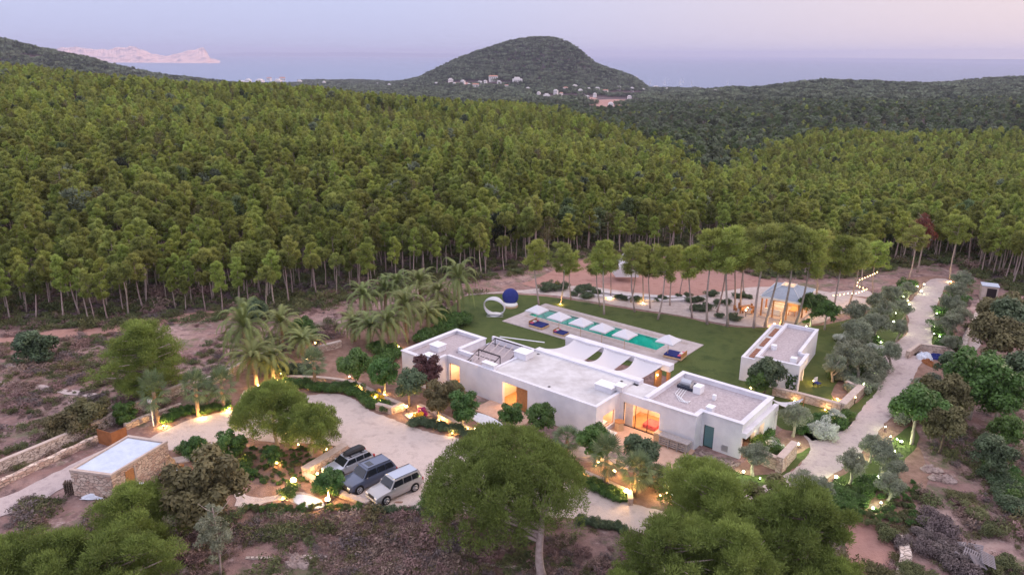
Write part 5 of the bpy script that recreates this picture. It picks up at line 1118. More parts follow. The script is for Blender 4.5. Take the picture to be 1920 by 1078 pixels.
q = G(520, 836); plant('umbrellapine', q[0], q[1], 1.1, 'round umbrella pine on the parking island, the left one', i=0, sz=1.12); q = G(583, 856); plant('umbrellapine', q[0], q[1], .95, 'round umbrella pine with pale forked trunk nearer the parked cars', i=1, sz=1.1)
q = G(282, 756); plant('bigpine', q[0], q[1], 1.16, 'lone bright green pine standing in the left field', i=1)
BP = [('bigpine', 55, 1185, .92, 0, 'bushy pine in the bottom left corner'), ('bigpine', 140, 1170, .95, 0, 'bushy pine second from the bottom left corner'), ('bigpine', 262, 1048, .88, 1, 'bushy pine reaching up toward the stone shed door'), ('bigpine', 225, 1180, .95, 0, 'bushy pine at the bottom edge below the shed'),
      ('bigpine', 1235, 1150, .95, 0, 'dark foreground pine at the bottom beside the drive exit'), ('bigpine', 1335, 1062, 1.05, 1, 'bright pine rising over the slope lawn in front'), ('bigpine', 1310, 990, .80, 2, 'smaller pine behind the bright slope pine'), ('bigpine', 1370, 1160, .95, 1, 'foreground pine in the middle of the bottom right group'), ('bigpine', 1500, 1110, 1.05, 0, 'yellow green pine overhanging the red yard'), ('bigpine', 1450, 1080, .85, 2, 'foreground pine left of the yellow green one'), ('bigpine', 1560, 1160, .6, 1, 'small pine clump at the bottom beside the red yard'), ('bigpine', 1160, 1190, .6, 1, 'young pine at the bottom edge left of the drive pines')]
for k, px, py, s, i, lab in BP: q = G(px, py); plant(k, q[0], q[1], s, lab, i=i)
q = G(395, 1000); plant('browntree', q[0], q[1], 2.05, 'large brownish green tree between shed and path'); q = G(412, 1075); plant('sparsetree', q[0], q[1], .95, 'thin sparse pale green tree in front of the brown one')
q = G(1440, 1005); plant('browntree', q[0], q[1], 1.5, 'dark broad tree among the bottom right pines')
# tall pines around lawn, sand garden and pavilion: base px, top row
TPI = [((1009, 573), 450), ((1051, 567), 452), ((1071, 561), 470), ((1125, 572), 468), ((1132, 588), 450), ((1144, 553), 462), ((1182, 562), 460), ((1190, 583), 456), ((1206, 561), 455), ((1218, 575), 470), ((1232, 598), 462), ((1256, 569), 458), ((1296, 595), 460), ((1276, 545), 458), ((1328, 608), 430), ((1345, 583), 445), ((1362, 612), 425), ((1376, 578), 440), ((1389, 577), 440), ((1413, 615), 420), ((1436, 612), 425), ((1462, 613), 420), ((1488, 612), 428), ((1530, 565), 430), ((1560, 600), 440), ((1590, 575), 440), ((1640, 560), 445), ((1395, 545), 420), ((1615, 535), 430)]
for i, (bp_, tr) in enumerate(TPI):
    q = G(*bp_); h = height_to(*bp_, bp_[0], tr); s = h/12.; a_ = random.uniform(-.05, .05)
    plant('tallpine', q[0], q[1], s*1.02, 'tall thin pine around lawn and sand garden, %s from the left' % ORD[i], 'tall thin pines around lawn and sand garden', lean=(random.uniform(-.04, .04), .045+a_), i=i) if bp_[0] > 0 else None
for (px, py, s, lab) in ((1705, 516, .85, 'pine with floodlit orange trunk left of the road end'), (1783, 516, .95, 'pine with floodlit orange trunk right of the road end')): q = G(px, py); plant('tallpine', q[0], q[1], s, lab)
q = G(1722, 500); plant('deadpine', q[0], q[1], 1.15, 'dead reddish brown pine at the end of the road')
# olive trees along the road and in the east garden
OL = [(1413, 892, .95), (1592, 908, 1.0), (1655, 893, 1.0), (1662, 945, .85), (1630, 868, .8), (1668, 912, .8), (1500, 948, .95), (1530, 955, .9), (1486, 818, 1.0), (1670, 690, 1.0), (1585, 700, 1.3), (1610, 712, 1.2), (1560, 715, 1.0), (1600, 660, 1.3), (1628, 700, 1.0), (1640, 640, 1.2), (1600, 620, 1.3), (1655, 610, 1.1), (1680, 640, .9), (1665, 575, 1.1), (1690, 600, .9), (1700, 560, .9), (1640, 590, 1.0), (1780, 600, 1.2), (1770, 640, 1.2), (1790, 570, 1.1), (1778, 665, .8), (1800, 545, 1.1), (1795, 620, 1.1)]
for i, (px, py, s) in enumerate(OL): q = G(px, py); plant('olive', q[0], q[1], s, 'grey green olive tree of the east garden, %s from the camera' % ORD[sorted(OL, key=lambda t: -t[1]).index(OL[i])], 'olive trees of the east garden')
ET = [('roundtree', 1708, 832, 1.25, 'large leafy tree with lit trunk right of the road'), ('browntree', 1760, 802, 1.2, 'leafy tree above the large lit tree right of the road'), ('roundtree', 1815, 785, 1.6, 'biggest green tree right of the storage bay'), ('roundtree', 1865, 800, 1.3, 'green tree right of the biggest one by the storage bay'), ('darktree', 1775, 728, .9, 'dark tree just below the storage bay'), ('browntree', 1850, 700, 1.5, 'brown green tree beyond the rocky track'), ('darktree', 1885, 680, 1.6, 'dark tree beyond the rocky track at the right edge'), ('browntree', 1870, 640, 1.4, 'brown green tree behind the rocky track'), ('darktree', 1905, 760, 1.3, 'dark tree at the right edge below the track'), ('browntree', 1760, 850, 1.0, 'brown tree near the rubble mound'), ('darktree', 1850, 900, .9, 'grey green round shrub tree by the hedge strip'), ('roundtree', 1880, 850, .8, 'small tree above the hedge strip')]
for k, px, py, s, lab in ET: q = G(px, py); plant(k, q[0], q[1], s*1.36, lab)
for i, (k, px, py, s, lab) in enumerate([('roundtree', 572, 628, 1.25, 'bright yellow green bush tree left of the palm grove'), ('darktree', 68, 672, 1.7, 'large round grey green bush in the left field'), ('darktree', 478, 595, 1.3, 'dark green tree behind the first tall palm'), ('browntree', 130, 812, 1.2, 'brownish bush tree above the boundary wall, left'), ('browntree', 175, 800, 1.45, 'brownish bush tree above the boundary wall, middle'), ('roundtree', 235, 785, .9, 'low green bush tree beside the boundary wall')]): q = G(px, py+8); plant(k, q[0], q[1], s, lab, z=-1.0*s, sz=.95)
# shrubs: beds, hedges, lawn rims, wild ground. rows by region, labelled in order
TINY = []
def shrubs(kind, pts, s0, s1, what, where, group=None):
    pts = list(pts)
    if 'tiny' in what: TINY.extend((*G(*p)[:2], random.uniform(s0, s1)) for p in pts); return
    hedge = 'hedge' in what or 'edging' in what or 'along the drive' in where
    for i, (px, py) in enumerate(pts):
        q = G(px, py); o = plant('bush_'+kind, q[0], q[1], random.uniform(s0, s1), ('%s %s, %s of its row' % (what, where, ORD[i])) if len(pts) < 31 else '%s %s' % (what, where), group or (what+' '+where), sz=random.uniform(.7, 1.0))
        if hedge: o.name = 'hedge_plant'; o['category'] = 'hedge plant'
def line(pts, n, j=3): 
    P = [np.array(p, float) for p in pts]; seg = [np.linalg.norm(P[i+1]-P[i]) for i in range(len(P)-1)]; T_ = sum(seg); o = []
    for k in range(n):
        d_ = (k+.5)/n*T_; i = 0
        while i < len(seg)-1 and d_ > seg[i]: d_ -= seg[i]; i += 1
        q = P[i]+(P[i+1]-P[i])*d_/seg[i]; o.append((q[0]+random.uniform(-j, j), q[1]+random.uniform(-j*.6, j*.6)))
    return o
shrubs('green', line([(540, 722), (600, 730), (655, 735), (690, 750)], 22, 5), .8, 1.1, 'dark green hedge shrub', 'behind the turning circle')
shrubs('green', line([(690, 757), (730, 768)], 8, 5), .7, 1.0, 'round shrub', 'at the hedge end by the reddish wall')
shrubs('dark', line([(772, 795), (830, 803), (890, 822)], 14, 4), .7, .95, 'low shrub', 'along the drive below the villa trees')
shrubs('green', line([(1090, 905), (1130, 922), (1172, 940)], 16, 3), .6, .85, 'clipped dark hedge shrub', 'along the drive exit')
shrubs('dark', line([(700, 955), (800, 962), (850, 962)], 16, 3), .4, .6, 'low edging shrub', 'in front of the parked cars')
shrubs('dark', line([(1085, 982), (1145, 990), (1175, 992)], 10, 3), .5, .7, 'low edging shrub', 'at the lower drive edge')
shrubs('green', line([(1460, 852), (1425, 835), (1440, 815)], 7, 4), .9, 1.2, 'flowering shrub', 'inside the east corner wall')
shrubs('white', [(1535, 815), (1552, 812), (1545, 822), (1530, 806), (1565, 790), (1450, 842), (1640, 665), (1625, 680), (1580, 640), (1590, 680)], 1.0, 1.4, 'whitish flowering shrub', 'between lawn and road')
shrubs('green', [(1500, 812), (1520, 800), (1575, 800), (1590, 785), (1500, 795), (1550, 790)], .9, 1.2, 'green shrub', 'on the lawn tip beside the road')
shrubs('dark', [(1095, 540), (1085, 545), (1108, 541), (1055, 540), (1040, 543), (1020, 545), (1030, 536), (1075, 552), (1105, 553), (1097, 556), (1120, 548)], .8, 1.3, 'dark shrub', 'at the left of the sand garden')
shrubs('dark', [(1160, 556), (1170, 558), (1190, 558), (1197, 560), (1240, 556), (1248, 558), (1272, 552), (1290, 549), (1230, 560)], .6, .9, 'dark shrub', 'in front of the white curved steps')
shrubs('dark', [(1296, 562), (1305, 560), (1313, 559), (1345, 565), (1352, 563), (1362, 567), (1300, 580), (1308, 576), (1320, 581), (1328, 578), (1385, 552), (1395, 550), (1405, 553), (1350, 595), (1370, 596), (1376, 600), (1340, 548), (1330, 547)], .7, 1.0, 'dark shrub', 'in the middle of the sand garden')
shrubs('green', line([(815, 600), (850, 610), (870, 600), (830, 625), (790, 640)], 20, 6), 1.2, 1.7, 'leafy bush', 'at the lawn corner behind the palms')
shrubs('green', line([(700, 660), (740, 665), (715, 690), (655, 690)], 14, 6), 1.0, 1.5, 'big leaved shrub', 'between palms and villa')
shrubs('dark', line([(590, 700), (540, 700), (500, 690)], 10, 6), 1.0, 1.5, 'dark shrub', 'under the palm grove')
shrubs('green', line([(310, 790), (345, 775), (385, 772), (430, 762)], 16, 5), .5, .9, 'low green plant', 'around the lit fan palms')
shrubs('green', [(355, 850), (375, 848), (365, 862), (440, 850), (455, 875), (430, 860), (450, 890), (465, 895), (540, 930), (600, 925), (630, 925), (800, 950)], .8, 1.2, 'leafy shrub', 'in the parking island beds')
shrubs('scrub', [(455+random.random()*185, 838+random.random()*72) for _ in range(190)], .16, .32, 'tiny clump', 'on the brown parking island')
shrubs('scrub', [(460+random.random()*220, 948+random.random()*14) for _ in range(50)], .25, .45, 'tiny clump', 'below the oval slab path')
shrubs('grey', [(1585+random.random()*135, 900+random.random()*85) for _ in range(150)], .2, .42, 'tiny grey clump', 'in the planted reddish bed')
shrubs('green', [(1565, 935), (1580, 945), (1590, 960), (1560, 955), (1600, 945), (1575, 925), (1610, 930), (1620, 915)], .9, 1.3, 'green shrub', 'beside the road junction bed')
shrubs('grey', line([(1560, 700), (1620, 740), (1640, 690), (1600, 640), (1650, 600), (1700, 545)], 26, 10), 1.1, 1.6, 'grey green shrub', 'filling the bank left of the road')
shrubs('green', line([(1570, 715), (1640, 660), (1610, 630), (1650, 580), (1700, 540), (1720, 525)], 20, 10), 1.1, 1.6, 'green shrub', 'mixed in the bank left of the road')
shrubs('green', line([(1775, 660), (1765, 610), (1785, 570), (1810, 530)], 18, 9), 1.1, 1.7, 'green shrub', 'on the bank right of the road')
shrubs('grey', line([(1700, 790), (1740, 760), (1760, 720)], 14, 14), 1.2, 1.8, 'grey shrub', 'under the trees below the storage bay')
shrubs('green', line([(1860, 880), (1885, 905), (1920, 950)], 16, 5), 1.0, 1.4, 'green hedge shrub', 'of the strip at the right edge')
shrubs('dark', line([(1850, 890), (1880, 920), (1915, 970)], 12, 5), 1.0, 1.4, 'dark hedge shrub', 'below the strip at the right edge')
shrubs('dry', line([(1190, 905), (1240, 900), (1300, 930)], 8, 6), .6, 1., 'dry shrub', 'on the slope bed')
shrubs('grey', line([(1265, 925), (1300, 900), (1330, 905)], 10, 9), 1.3, 1.8, 'grey bush', 'behind the slope pines')
shrubs('twig', line([(1700, 1000), (1760, 1030), (1800, 1060), (1740, 960)], 15, 20), .8, 1.3, 'bare twiggy bush', 'beside the pallet heap')
shrubs('scrub', [(1665, 1000), (1700, 1060), (1720, 1080), (1800, 940), (1830, 965), (1860, 1000), (1650, 1075), (1890, 1060), (1745, 985), (1860, 1065)], .8, 1.2, 'yellow green shrub', 'on the stony ground bottom right')
for (px, py, m, lab) in ((714, 754, 'yellow', 'yellow glowing flowering bush by the curved wall'), (702, 743, 'yellow', 'small yellow lit bush behind the turning circle'), (786, 785, 'yellow', 'yellow flowering bush by the path slabs'), (792, 778, 'magenta', 'magenta flowering plant by the path slabs'), (1044, 537, 'yellow', 'yellow flowering plant at the sand garden corner'), (1512, 607, 'leafg', 'bright lit green plant under the pavilion bush')):
    q = G(px, py); g_ = np.random.default_rng(px); o = meshobj('flowering_bush', leafmesh('flowering_bush', np.column_stack([g_.normal(size=(7, 2))*.3, .2+.3*g_.random(7)]), np.full(7, .25), 900, .06, .7, seed=px, m=m)); o.location = q; tag(o, lab, 'flowering plant')
# pallets heap
for i in range(7):
    pr = empty('wooden_pallet', G(1800+random.uniform(-14, 16)+i*6, 1040+random.uniform(-12, 8)+i*4), 'grey wooden pallet thrown on the heap, %s from the left' % ORD[i], 'pallet', 'pallets of the discarded heap', rz=random.random()*3)
    pr.location.z = .25+.12*i*.6; pr.rotation_euler[0] = random.uniform(-.5, .5); pr.rotation_euler[1] = random.uniform(-.4, .4); b = MB()
    for k in range(8): b.box(-.6+k*.155, -.6+k*.155+.09, -.5, .5, .09, .12)
    for k in range(3): b.box(-.6, .6, -.5+k*.45, -.4+k*.45, 0, .088)
    local(b, 'slats', mat('grey_pallet_wood', (.24, .21, .22), .9), pr)
# utility pole and white marker posts
up_ = empty('utility_pole', G(288, 798), 'white utility post with meter box by the first fan palm', 'pole'); local(MB().tube([(0, 0, 0), (0, 0, 2.8)], .07), 'post', 'whitem', up_); local(MB().box(-.2, .2, -.12, .12, 2.6, 3.0), 'meter_box', 'whitem', up_, bevel=.02)
# loose rocks
for i, (px, py, r, lab) in enumerate(((365, 1048, .45, 'orange brown rock at the bottom left field'), (352, 1062, .4, 'pale rock under the sparse tree'), (378, 1070, .5, 'largest brown rock under the sparse tree'), (60, 975, .5, 'pale stones below the dirt track'), (560, 1050, .8, 'pale boulder outcrop in the near field'), (545, 1038, .5, 'small boulder beside the pale outcrop'), (1770, 900, .9, 'pale rubble hump on the right mound'), (1745, 880, .7, 'reddish rubble hump on the right mound'), (20, 684, .6, 'pale flat rock in the left field'))):
    b = MB(); g_ = random.Random(i)
    for k in range(14): b.ell((g_.uniform(-r, r), g_.uniform(-r*.6, r*.6), 0), (r*.5, r*.45, r*.4), 7, 5, .5)
    o = b.build('rock', 'rock'); q = G(px, py); o.location = (q[0], q[1], float(Hh(q[0], q[1]))); tag(o, lab, 'rock')

# ================================================================ GARDEN LAMPS
WARM = (1, .60, .20); PALE = (.86, 1, .52)
BUL = {'w': BULB, 'p': BULBW}
def lamp(px, py, col, e, z, label, group=None, r=.10, bollard=False):
    q = G(px, py, z); zg = float(Hh(q[0], q[1])); o = empty('garden_lamp', (q[0], q[1], zg), label, 'garden lamp', group)
    local(MB().tube([(0, 0, -.05), (0, 0, max(.04, z-r*.6))], .03 if not bollard else .07, 7), 'stake', 'metal', o)
    local(MB().tube([(0, .0, max(.03, z-r*.9)), (0, 0, z-r*.3)], r*.9, 10), 'housing', 'metal', o)
    r = r*(.72 if col == 'p' else .9); local(MB().ell((0, 0, z), (r, r, r*.8), 10, 7), 'bulb', BUL[col], o, smooth=True)
    light((0, 0, z+r+.04), e*LK, WARM if col == 'w' else PALE, r*.6, o)
LAMPS = {   # region: (colour, list of (px, py, energy, z, bulb radius))
 'among the shrubs of the parking island': ('w', [(435, 830, 150, .9, .26), (550, 900, 190, .8, .30), (614, 935, 150, .6, .24), (450, 883, 60, .5, .16), (365, 835, 35, .6, .13), (386, 870, 25, .3, .10), (455, 866, 20, .3, .10), (559, 833, 14, .3, .11), (537, 813, 12, .3, .11), (612, 842, 20, .3, .12), (519, 868, 30, .2, .10), (530, 935, 30, .3, .10)]),
 'along the boundary wall palms': ('w', [(307, 798, 110, .15, .09), (379, 783, 90, .12, .09), (392, 770, 80, .12, .08), (426, 770, 80, .12, .08), (430, 765, 25, .15, .10)]),
 'under the palm grove': ('w', [(520, 713, 170, .5, .22), (484, 722, 70, .3, .12), (527, 700, 30, .5, .13), (543, 698, 30, .3, .10), (583, 727, 40, .1, .12), (600, 726, 40, .1, .12), (591, 643, 25, .4, .12), (575, 673, 20, .4, .10), (731, 653, 60, .25, .10), (747, 650, 30, .4, .13), (825, 608, 16, .5, .13), (655, 706, 18, .4, .11), (676, 667, 10, .6, .08), (716, 688, 12, .6, .08), (672, 730, 45, .12, .10), (714, 754, 40, .5, .12), (704, 744, 30, .5, .12), (721, 740, 40, .12, .09)]),
 'between the drive and the villa': ('w', [(762, 762, 90, .7, .17), (772, 778, 60, .2, .12), (823, 788, 80, .2, .12), (868, 806, 45, .15, .10), (877, 804, 30, .4, .14), (890, 804, 30, .4, .12), (786, 785, 35, .4, .12), (833, 803, 35, .2, .08), (848, 812, 30, .2, .08)]),
 'on the slope bed by the drive exit': ('w', [(1118, 872, 65, .15, .12), (1123, 868, 40, .3, .14), (1152, 883, 55, .4, .16), (1174, 920, 150, .7, .22), (1192, 905, 50, .2, .12), (1200, 898, 50, .4, .15), (1238, 929, 25, .3, .10), (1250, 924, 20, .4, .09), (1090, 889, 30, .3, .12), (1046, 867, 16, 2.6, .10), (1416, 938, 3, .3, .05)]),
 'near the guest house and pavilion': ('w', [(1452, 608, 80, .4, .19), (1470, 716, 85, .25, .12), (1408, 727, 35, .5, .14), (1526, 714, 60, .4, .12), (1560, 752, 60, .3, .16), (1570, 748, 40, .12, .10), (1490, 752, 10, .12, .09), (1547, 768, 12, .12, .09), (1604, 745, 8, .8, .06), (1575, 789, 14, .3, .09), (1565, 785, 16, .6, .12), (1399, 580, 12, .95, .13), (1402, 575, 10, .95, .10)]),
 'on the lawn right of the villa': ('p', [(1394, 884, 28, .3, .15), (1425, 896, 12, .2, .08), (1497, 832, 30, .4, .16), (1489, 844, 20, .4, .12), (1263, 926, 55, .6, .20), (1258, 918, 10, .3, .08), (1512, 611, 30, .25, .10), (1005, 948, 14, .5, .10)]),
 'in the east olive garden': ('p', [(1568, 894, 55, .4, .20), (1612, 857, 30, .3, .14), (1633, 848, 25, .5, .10), (1647, 894, 40, .4, .17), (1637, 951, 28, .3, .15), (1652, 942, 20, .3, .10), (1536, 965, 20, .8, .12), (1690, 827, 50, .3, .18), (1678, 846, 20, .3, .12), (1670, 818, 16, .3, .09), (1682, 823, 20, 1., .08), (1660, 800, 20, .5, .09)]),
 'on the bank left of the road': ('p', [(1624, 729, 22, .4, .12), (1619, 720, 14, 1., .08), (1638, 707, 16, .5, .12), (1627, 656, 18, .5, .13), (1652, 642, 20, .4, .14), (1647, 632, 16, .6, .09), (1692, 619, 24, .4, .16), (1676, 602, 24, .4, .16), (1640, 690, 10, .6, .09), (1636, 695, 16, .5, .12), (1665, 552, 14, .5, .12), (1705, 568, 24, .4, .16), (1703, 560, 20, .3, .10), (1728, 540, 30, .4, .18), (1722, 530, 20, .5, .10), (1734, 526, 20, .5, .14), (1699, 533, 12, .5, .11), (1695, 552, 10, .8, .08), (1680, 585, 8, .9, .07), (1550, 592, 6, .9, .07)]),
 'on the bank right of the road': ('p', [(1760, 643, 30, .4, .18), (1762, 630, 16, .4, .12), (1752, 612, 26, .4, .17), (1757, 586, 16, .5, .12), (1763, 580, 10, .6, .09), (1775, 557, 24, .4, .16), (1791, 528, 14, .5, .11), (1800, 537, 5, .8, .07), (1753, 747, 14, .5, .13), (1760, 730, 6, .7, .08), (1719, 755, 10, .7, .09), (1752, 625, 6, .8, .08)]),
}
for where, (c_, ls) in LAMPS.items():
    od = sorted(ls, key=lambda t: -t[1])
    for i, (px, py, e, z, r) in enumerate(ls):
        k = od.index(ls[i]); lamp(px, py, c_, e, z, '%s lamp %s, %s from the bottom' % ('warm' if c_ == 'w' else 'pale green', where, ORD[k]), 'garden lamps', r=r)
lamp(595, 888, 'w', 35, .45, 'warm wall lamp low on the stone wall beside the silver car', 'garden lamps', .13)
for k, (px, py) in enumerate(((1705, 520), (1784, 518))): lamp(px, py+3, 'w', 60, .15, ['floodlight at the foot of the pine left of the road end', 'floodlight at the foot of the pine right of the road end'][k], 'garden lamps', .10)
for k, (px, py) in enumerate(((1143, 555), (1206, 563), (1051, 569), (1563, 585))): lamp(px, py, 'w', 45, .12, 'floodlight at the foot of a lit pine in the sand garden, %s from the left' % ORD[k], 'garden lamps', .07)
# villa wall lamps
for (u, v, z, e, lab) in ((-.2, 1.4, 2.1, 40, 0), (-.2, 3.0, 1.9, 30, 0), (-12.9, 6.9, 2.4, 20, 0)):
    light(W(u+.35, v, z), e, WARM, .08); MB().ell(W(u+.12, v, z+.1), (.08, .08, .1), 8, 5).build('wall_lamp', BULB, vil)
# string lights behind the pavilion
SP = [[(1563, 553), (1575, 552), (1590, 549), (1605, 549), (1617, 545), (1625, 541)], [(1625, 541), (1612, 537), (1603, 533)], [(1604, 533), (1612, 524), (1622, 520), (1632, 516)], [(1632, 516), (1640, 512), (1650, 507)]]
sl_ = empty('string_lights', G(1600, 548), 'zigzag string of warm bulbs hung from pines behind the pavilion', 'string lights'); b = MB(); pts = []
for seg in SP:
    for i in range(len(seg)-1):
        n = 2
        for k in range(n): t = k/n; pts.append(G(seg[i][0]*(1-t)+seg[i+1][0]*t, seg[i][1]*(1-t)+seg[i+1][1]*t, 2.9))
b.tube([tuple(p) for p in pts], .012, 4, False); b.build('cable', 'metal', sl_)
for i, p in enumerate(pts[::1]):
    MB().ell((p[0], p[1], p[2]-.08), (.06, .06, .07), 6, 4).build('bulb', BULB, sl_)
for px, py, e in ((1570, 551, 40), (1600, 548, 60), (1622, 541, 50), (1610, 526, 40), (1645, 510, 30), (1560, 545, 60)): q = G(px, py, 2.3); light(tuple(q), e, WARM, .3)

# ================================================================ FOREST
def forest_pts(y0, y1, sp, amax=.86):
    o = []; y = y0
    n_y = int((y1-y0)/sp)+1; X_, Y_ = np.meshgrid(np.arange(-amax*y1, amax*y1, sp), y0+np.arange(n_y)*sp)
    X_ = X_+rng.uniform(-.48, .48, X_.shape)*sp; Y_ = Y_+rng.uniform(-.48, .48, Y_.shape)*sp; m = (np.abs(X_/Y_) < amax) & (Y_ > forest_y(X_, Y_)) & (Y_ < y1); return np.column_stack([X_[m], Y_[m]])
def proj_np(P):
    d_ = P-np.array([0, 0, CH]); X_ = d_@np.array(rt); Y_ = d_@np.array(up); Z_ = d_@np.array(fwd); return 960+F*X_/Z_, 539-F*Y_/Z_, Z_
NP = forest_pts(80, 330, 2.85)
dens = vnoise(NP[:, 0], NP[:, 1], 22, 9)+vnoise(NP[:, 0], NP[:, 1], 9, 10)*.5
front = NP[:, 1]-forest_y(NP[:, 0], NP[:, 1])
keep = (rng.random(len(NP)) < np.clip(.95+dens*1.3, .25, 1))
NP = NP[keep]; zz = Hh(NP[:, 0], NP[:, 1]); px_, py_, dp_ = proj_np(np.column_stack([NP, zz+6]))
order = np.argsort(dp_); inside = (px_ > -20) & (px_ < 1940) & (py_ < 1100)
sel = [i for i in order if inside[i]][:240]; selset = set(sel)
ZN = [(150, 'behind the left field'), (330, 'behind the lone bright pine'), (500, 'behind the left palms'), (700, 'behind the palm grove'), (870, 'behind the tallest palm'), (1080, 'behind the hoop lounger'), (1300, 'behind the canvas tent'), (1560, 'behind the pavilion'), (1700, 'behind the string lights'), (1830, 'beyond the road end'), (9999, 'at the far right edge')]; zc_ = {}
def nth(k): return ORD[k-1] if k <= 12 else '%d%s' % (k, 'th' if 10 <= k % 100 <= 20 else {1: 'st', 2: 'nd', 3: 'rd'}.get(k % 10, 'th'))
def fpine_scale(x, y):
    a_ = x/y; return (.72+.46*rng.random())*(1.0+.14*np.clip((a_+.1)/.3, 0, 1))
for n_, i in enumerate(sel):
    x, y = NP[i]; s = fpine_scale(x, y)
    zn = [l for lim, l in ZN if px_[i] < lim][0]; zc_[zn] = zc_.get(zn, 0)+1
    plant('pine', x, y, s, 'slender pale-trunked pine of the wood %s, %s nearest there' % (zn, nth(zc_[zn])), 'pines in the front rows of the wood', sz=random.uniform(.88, 1.1), lean=(random.uniform(-.05, .05), random.uniform(-.06, .06)))
def scatter(name, pts, protos, sc, idx, kind='stuff'):
    """one object holding a point per plant; geometry nodes put a plant on each"""
    col = bpy.data.collections.new(name+'_kinds')
    for i, me in enumerate(protos): o = bpy.data.objects.new('%s_kind_%02d' % (name, i), me); col.objects.link(o)
    me = bpy.data.meshes.new(name); me.vertices.add(len(pts)); me.vertices.foreach_set('co', np.asarray(pts, np.float32).ravel())
    me.attributes.new('sc', 'FLOAT_VECTOR', 'POINT').data.foreach_set('vector', np.asarray(sc, np.float32).ravel())
    r_ = np.zeros((len(pts), 3), np.float32); r_[:, 2] = rng.random(len(pts))*6.28; r_[:, 0] = rng.normal(size=len(pts))*.04; me.attributes.new('ro', 'FLOAT_VECTOR', 'POINT').data.foreach_set('vector', r_.ravel())
    me.attributes.new('pi', 'INT', 'POINT').data.foreach_set('value', np.asarray(idx, np.int32)); o = bpy.data.objects.new(name, me); C.objects.link(o)
    t = bpy.data.node_groups.new(name, 'GeometryNodeTree'); t.interface.new_socket('Geometry', in_out='INPUT', socket_type='NodeSocketGeometry'); t.interface.new_socket('Geometry', in_out='OUTPUT', socket_type='NodeSocketGeometry')
    n = t.nodes; gi = n.new('NodeGroupInput'); go_ = n.new('NodeGroupOutput'); ip = n.new('GeometryNodeInstanceOnPoints'); ci = n.new('GeometryNodeCollectionInfo')
    ci.inputs['Collection'].default_value = col; ci.inputs['Separate Children'].default_value = True; ci.inputs['Reset Children'].default_value = True; ip.inputs['Pick Instance'].default_value = True
    def att(nm, ty): q = n.new('GeometryNodeInputNamedAttribute'); q.data_type = ty; q.inputs['Name'].default_value = nm; return q.outputs['Attribute']
    m2p = n.new('GeometryNodeMeshToPoints'); t.links.new(gi.outputs[0], m2p.inputs[0])
    t.links.new(m2p.outputs[0], ip.inputs['Points']); t.links.new(ci.outputs[0], ip.inputs['Instance']); t.links.new(att('pi', 'INT'), ip.inputs['Instance Index']); t.links.new(att('sc', 'FLOAT_VECTOR'), ip.inputs['Scale'])
    e2r = n.new('FunctionNodeEulerToRotation'); t.links.new(att('ro', 'FLOAT_VECTOR'), e2r.inputs[0]); t.links.new(e2r.outputs[0], ip.inputs['Rotation']); t.links.new(ip.outputs[0], go_.inputs[0])
    md = o.modifiers.new('scatter', 'NODES'); md.node_group = t; return tag(o, kind=kind)
def joined(tm, cm, m):               # trunk and crown as one mesh with two materials
    nv = len(tm.vertices); a_ = np.empty(nv*3, np.float32); tm.vertices.foreach_get('co', a_); v_ = [tuple(q) for q in a_.reshape(-1, 3)]; f_ = [tuple(p.vertices) for p in tm.polygons]; k = len(f_)
    c_ = np.empty(len(cm.vertices)*3, np.float32); cm.vertices.foreach_get('co', c_); v_ += [tuple(q) for q in c_.reshape(-1, 3)]; f_ += [tuple(i+nv for i in p.vertices) for p in cm.polygons]
    var = np.zeros(len(cm.polygons), np.float32); cm.attributes['var'].data.foreach_get('value', var)
    me = bpy.data.meshes.new('tree_kind'); me.from_pydata(v_, [], f_); me.materials.append(tm.materials[0]); me.materials.append(M[m]); me.polygons.foreach_set('material_index', np.array([0]*k+[1]*(len(f_)-k), np.int32))
    me.attributes.new('var', 'FLOAT', 'FACE').data.foreach_set('value', np.concatenate([np.full(k, .5, np.float32), var])); return me
nearp = [joined(t_, c_, 'pineb' if i % 2 else 'pine') for i, (t_, c_) in enumerate(PROT['pine'])]
def midtree(s, m, n=1300, size=.24, R_=1.18, Hc=5.2, h=8.2):
    cs, rs, _l = crown_limbs(R_, h-Hc, h-.5, 11, s+300, .62, per=2, flat=.95, prof=.6); cs = cs[:, :3]; tm, _ = trunkmesh(h-2, .13, .06, .2, s, m='trunk', n=5, segs=3); return joined(tm, leafmesh('crown', cs, rs, n, size, .26, seed=s+300, m=m, shell=.4, spike=1.), m)
midp = [midtree(s, ['pine', 'pineb', 'pine', 'pineb'][s]) for s in range(4)]
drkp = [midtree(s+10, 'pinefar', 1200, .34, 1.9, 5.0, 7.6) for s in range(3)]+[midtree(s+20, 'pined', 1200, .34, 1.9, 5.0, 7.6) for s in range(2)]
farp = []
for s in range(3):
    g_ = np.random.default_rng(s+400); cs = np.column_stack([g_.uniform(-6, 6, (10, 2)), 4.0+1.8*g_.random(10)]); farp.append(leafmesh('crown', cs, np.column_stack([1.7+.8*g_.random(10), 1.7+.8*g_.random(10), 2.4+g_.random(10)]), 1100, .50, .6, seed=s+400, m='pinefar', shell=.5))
deadp = [midtree(s+30, 'leafr', 500, .22, 1.3, 4.6, 7.8) for s in range(2)]; kinds = nearp+midp+drkp+farp+deadp; i_mid = len(nearp); i_drk = i_mid+len(midp); i_far = i_drk+len(drkp); i_dead = i_far+len(farp)
rest = np.array([i for i in range(len(NP)) if i not in selset]); P1 = NP[rest]
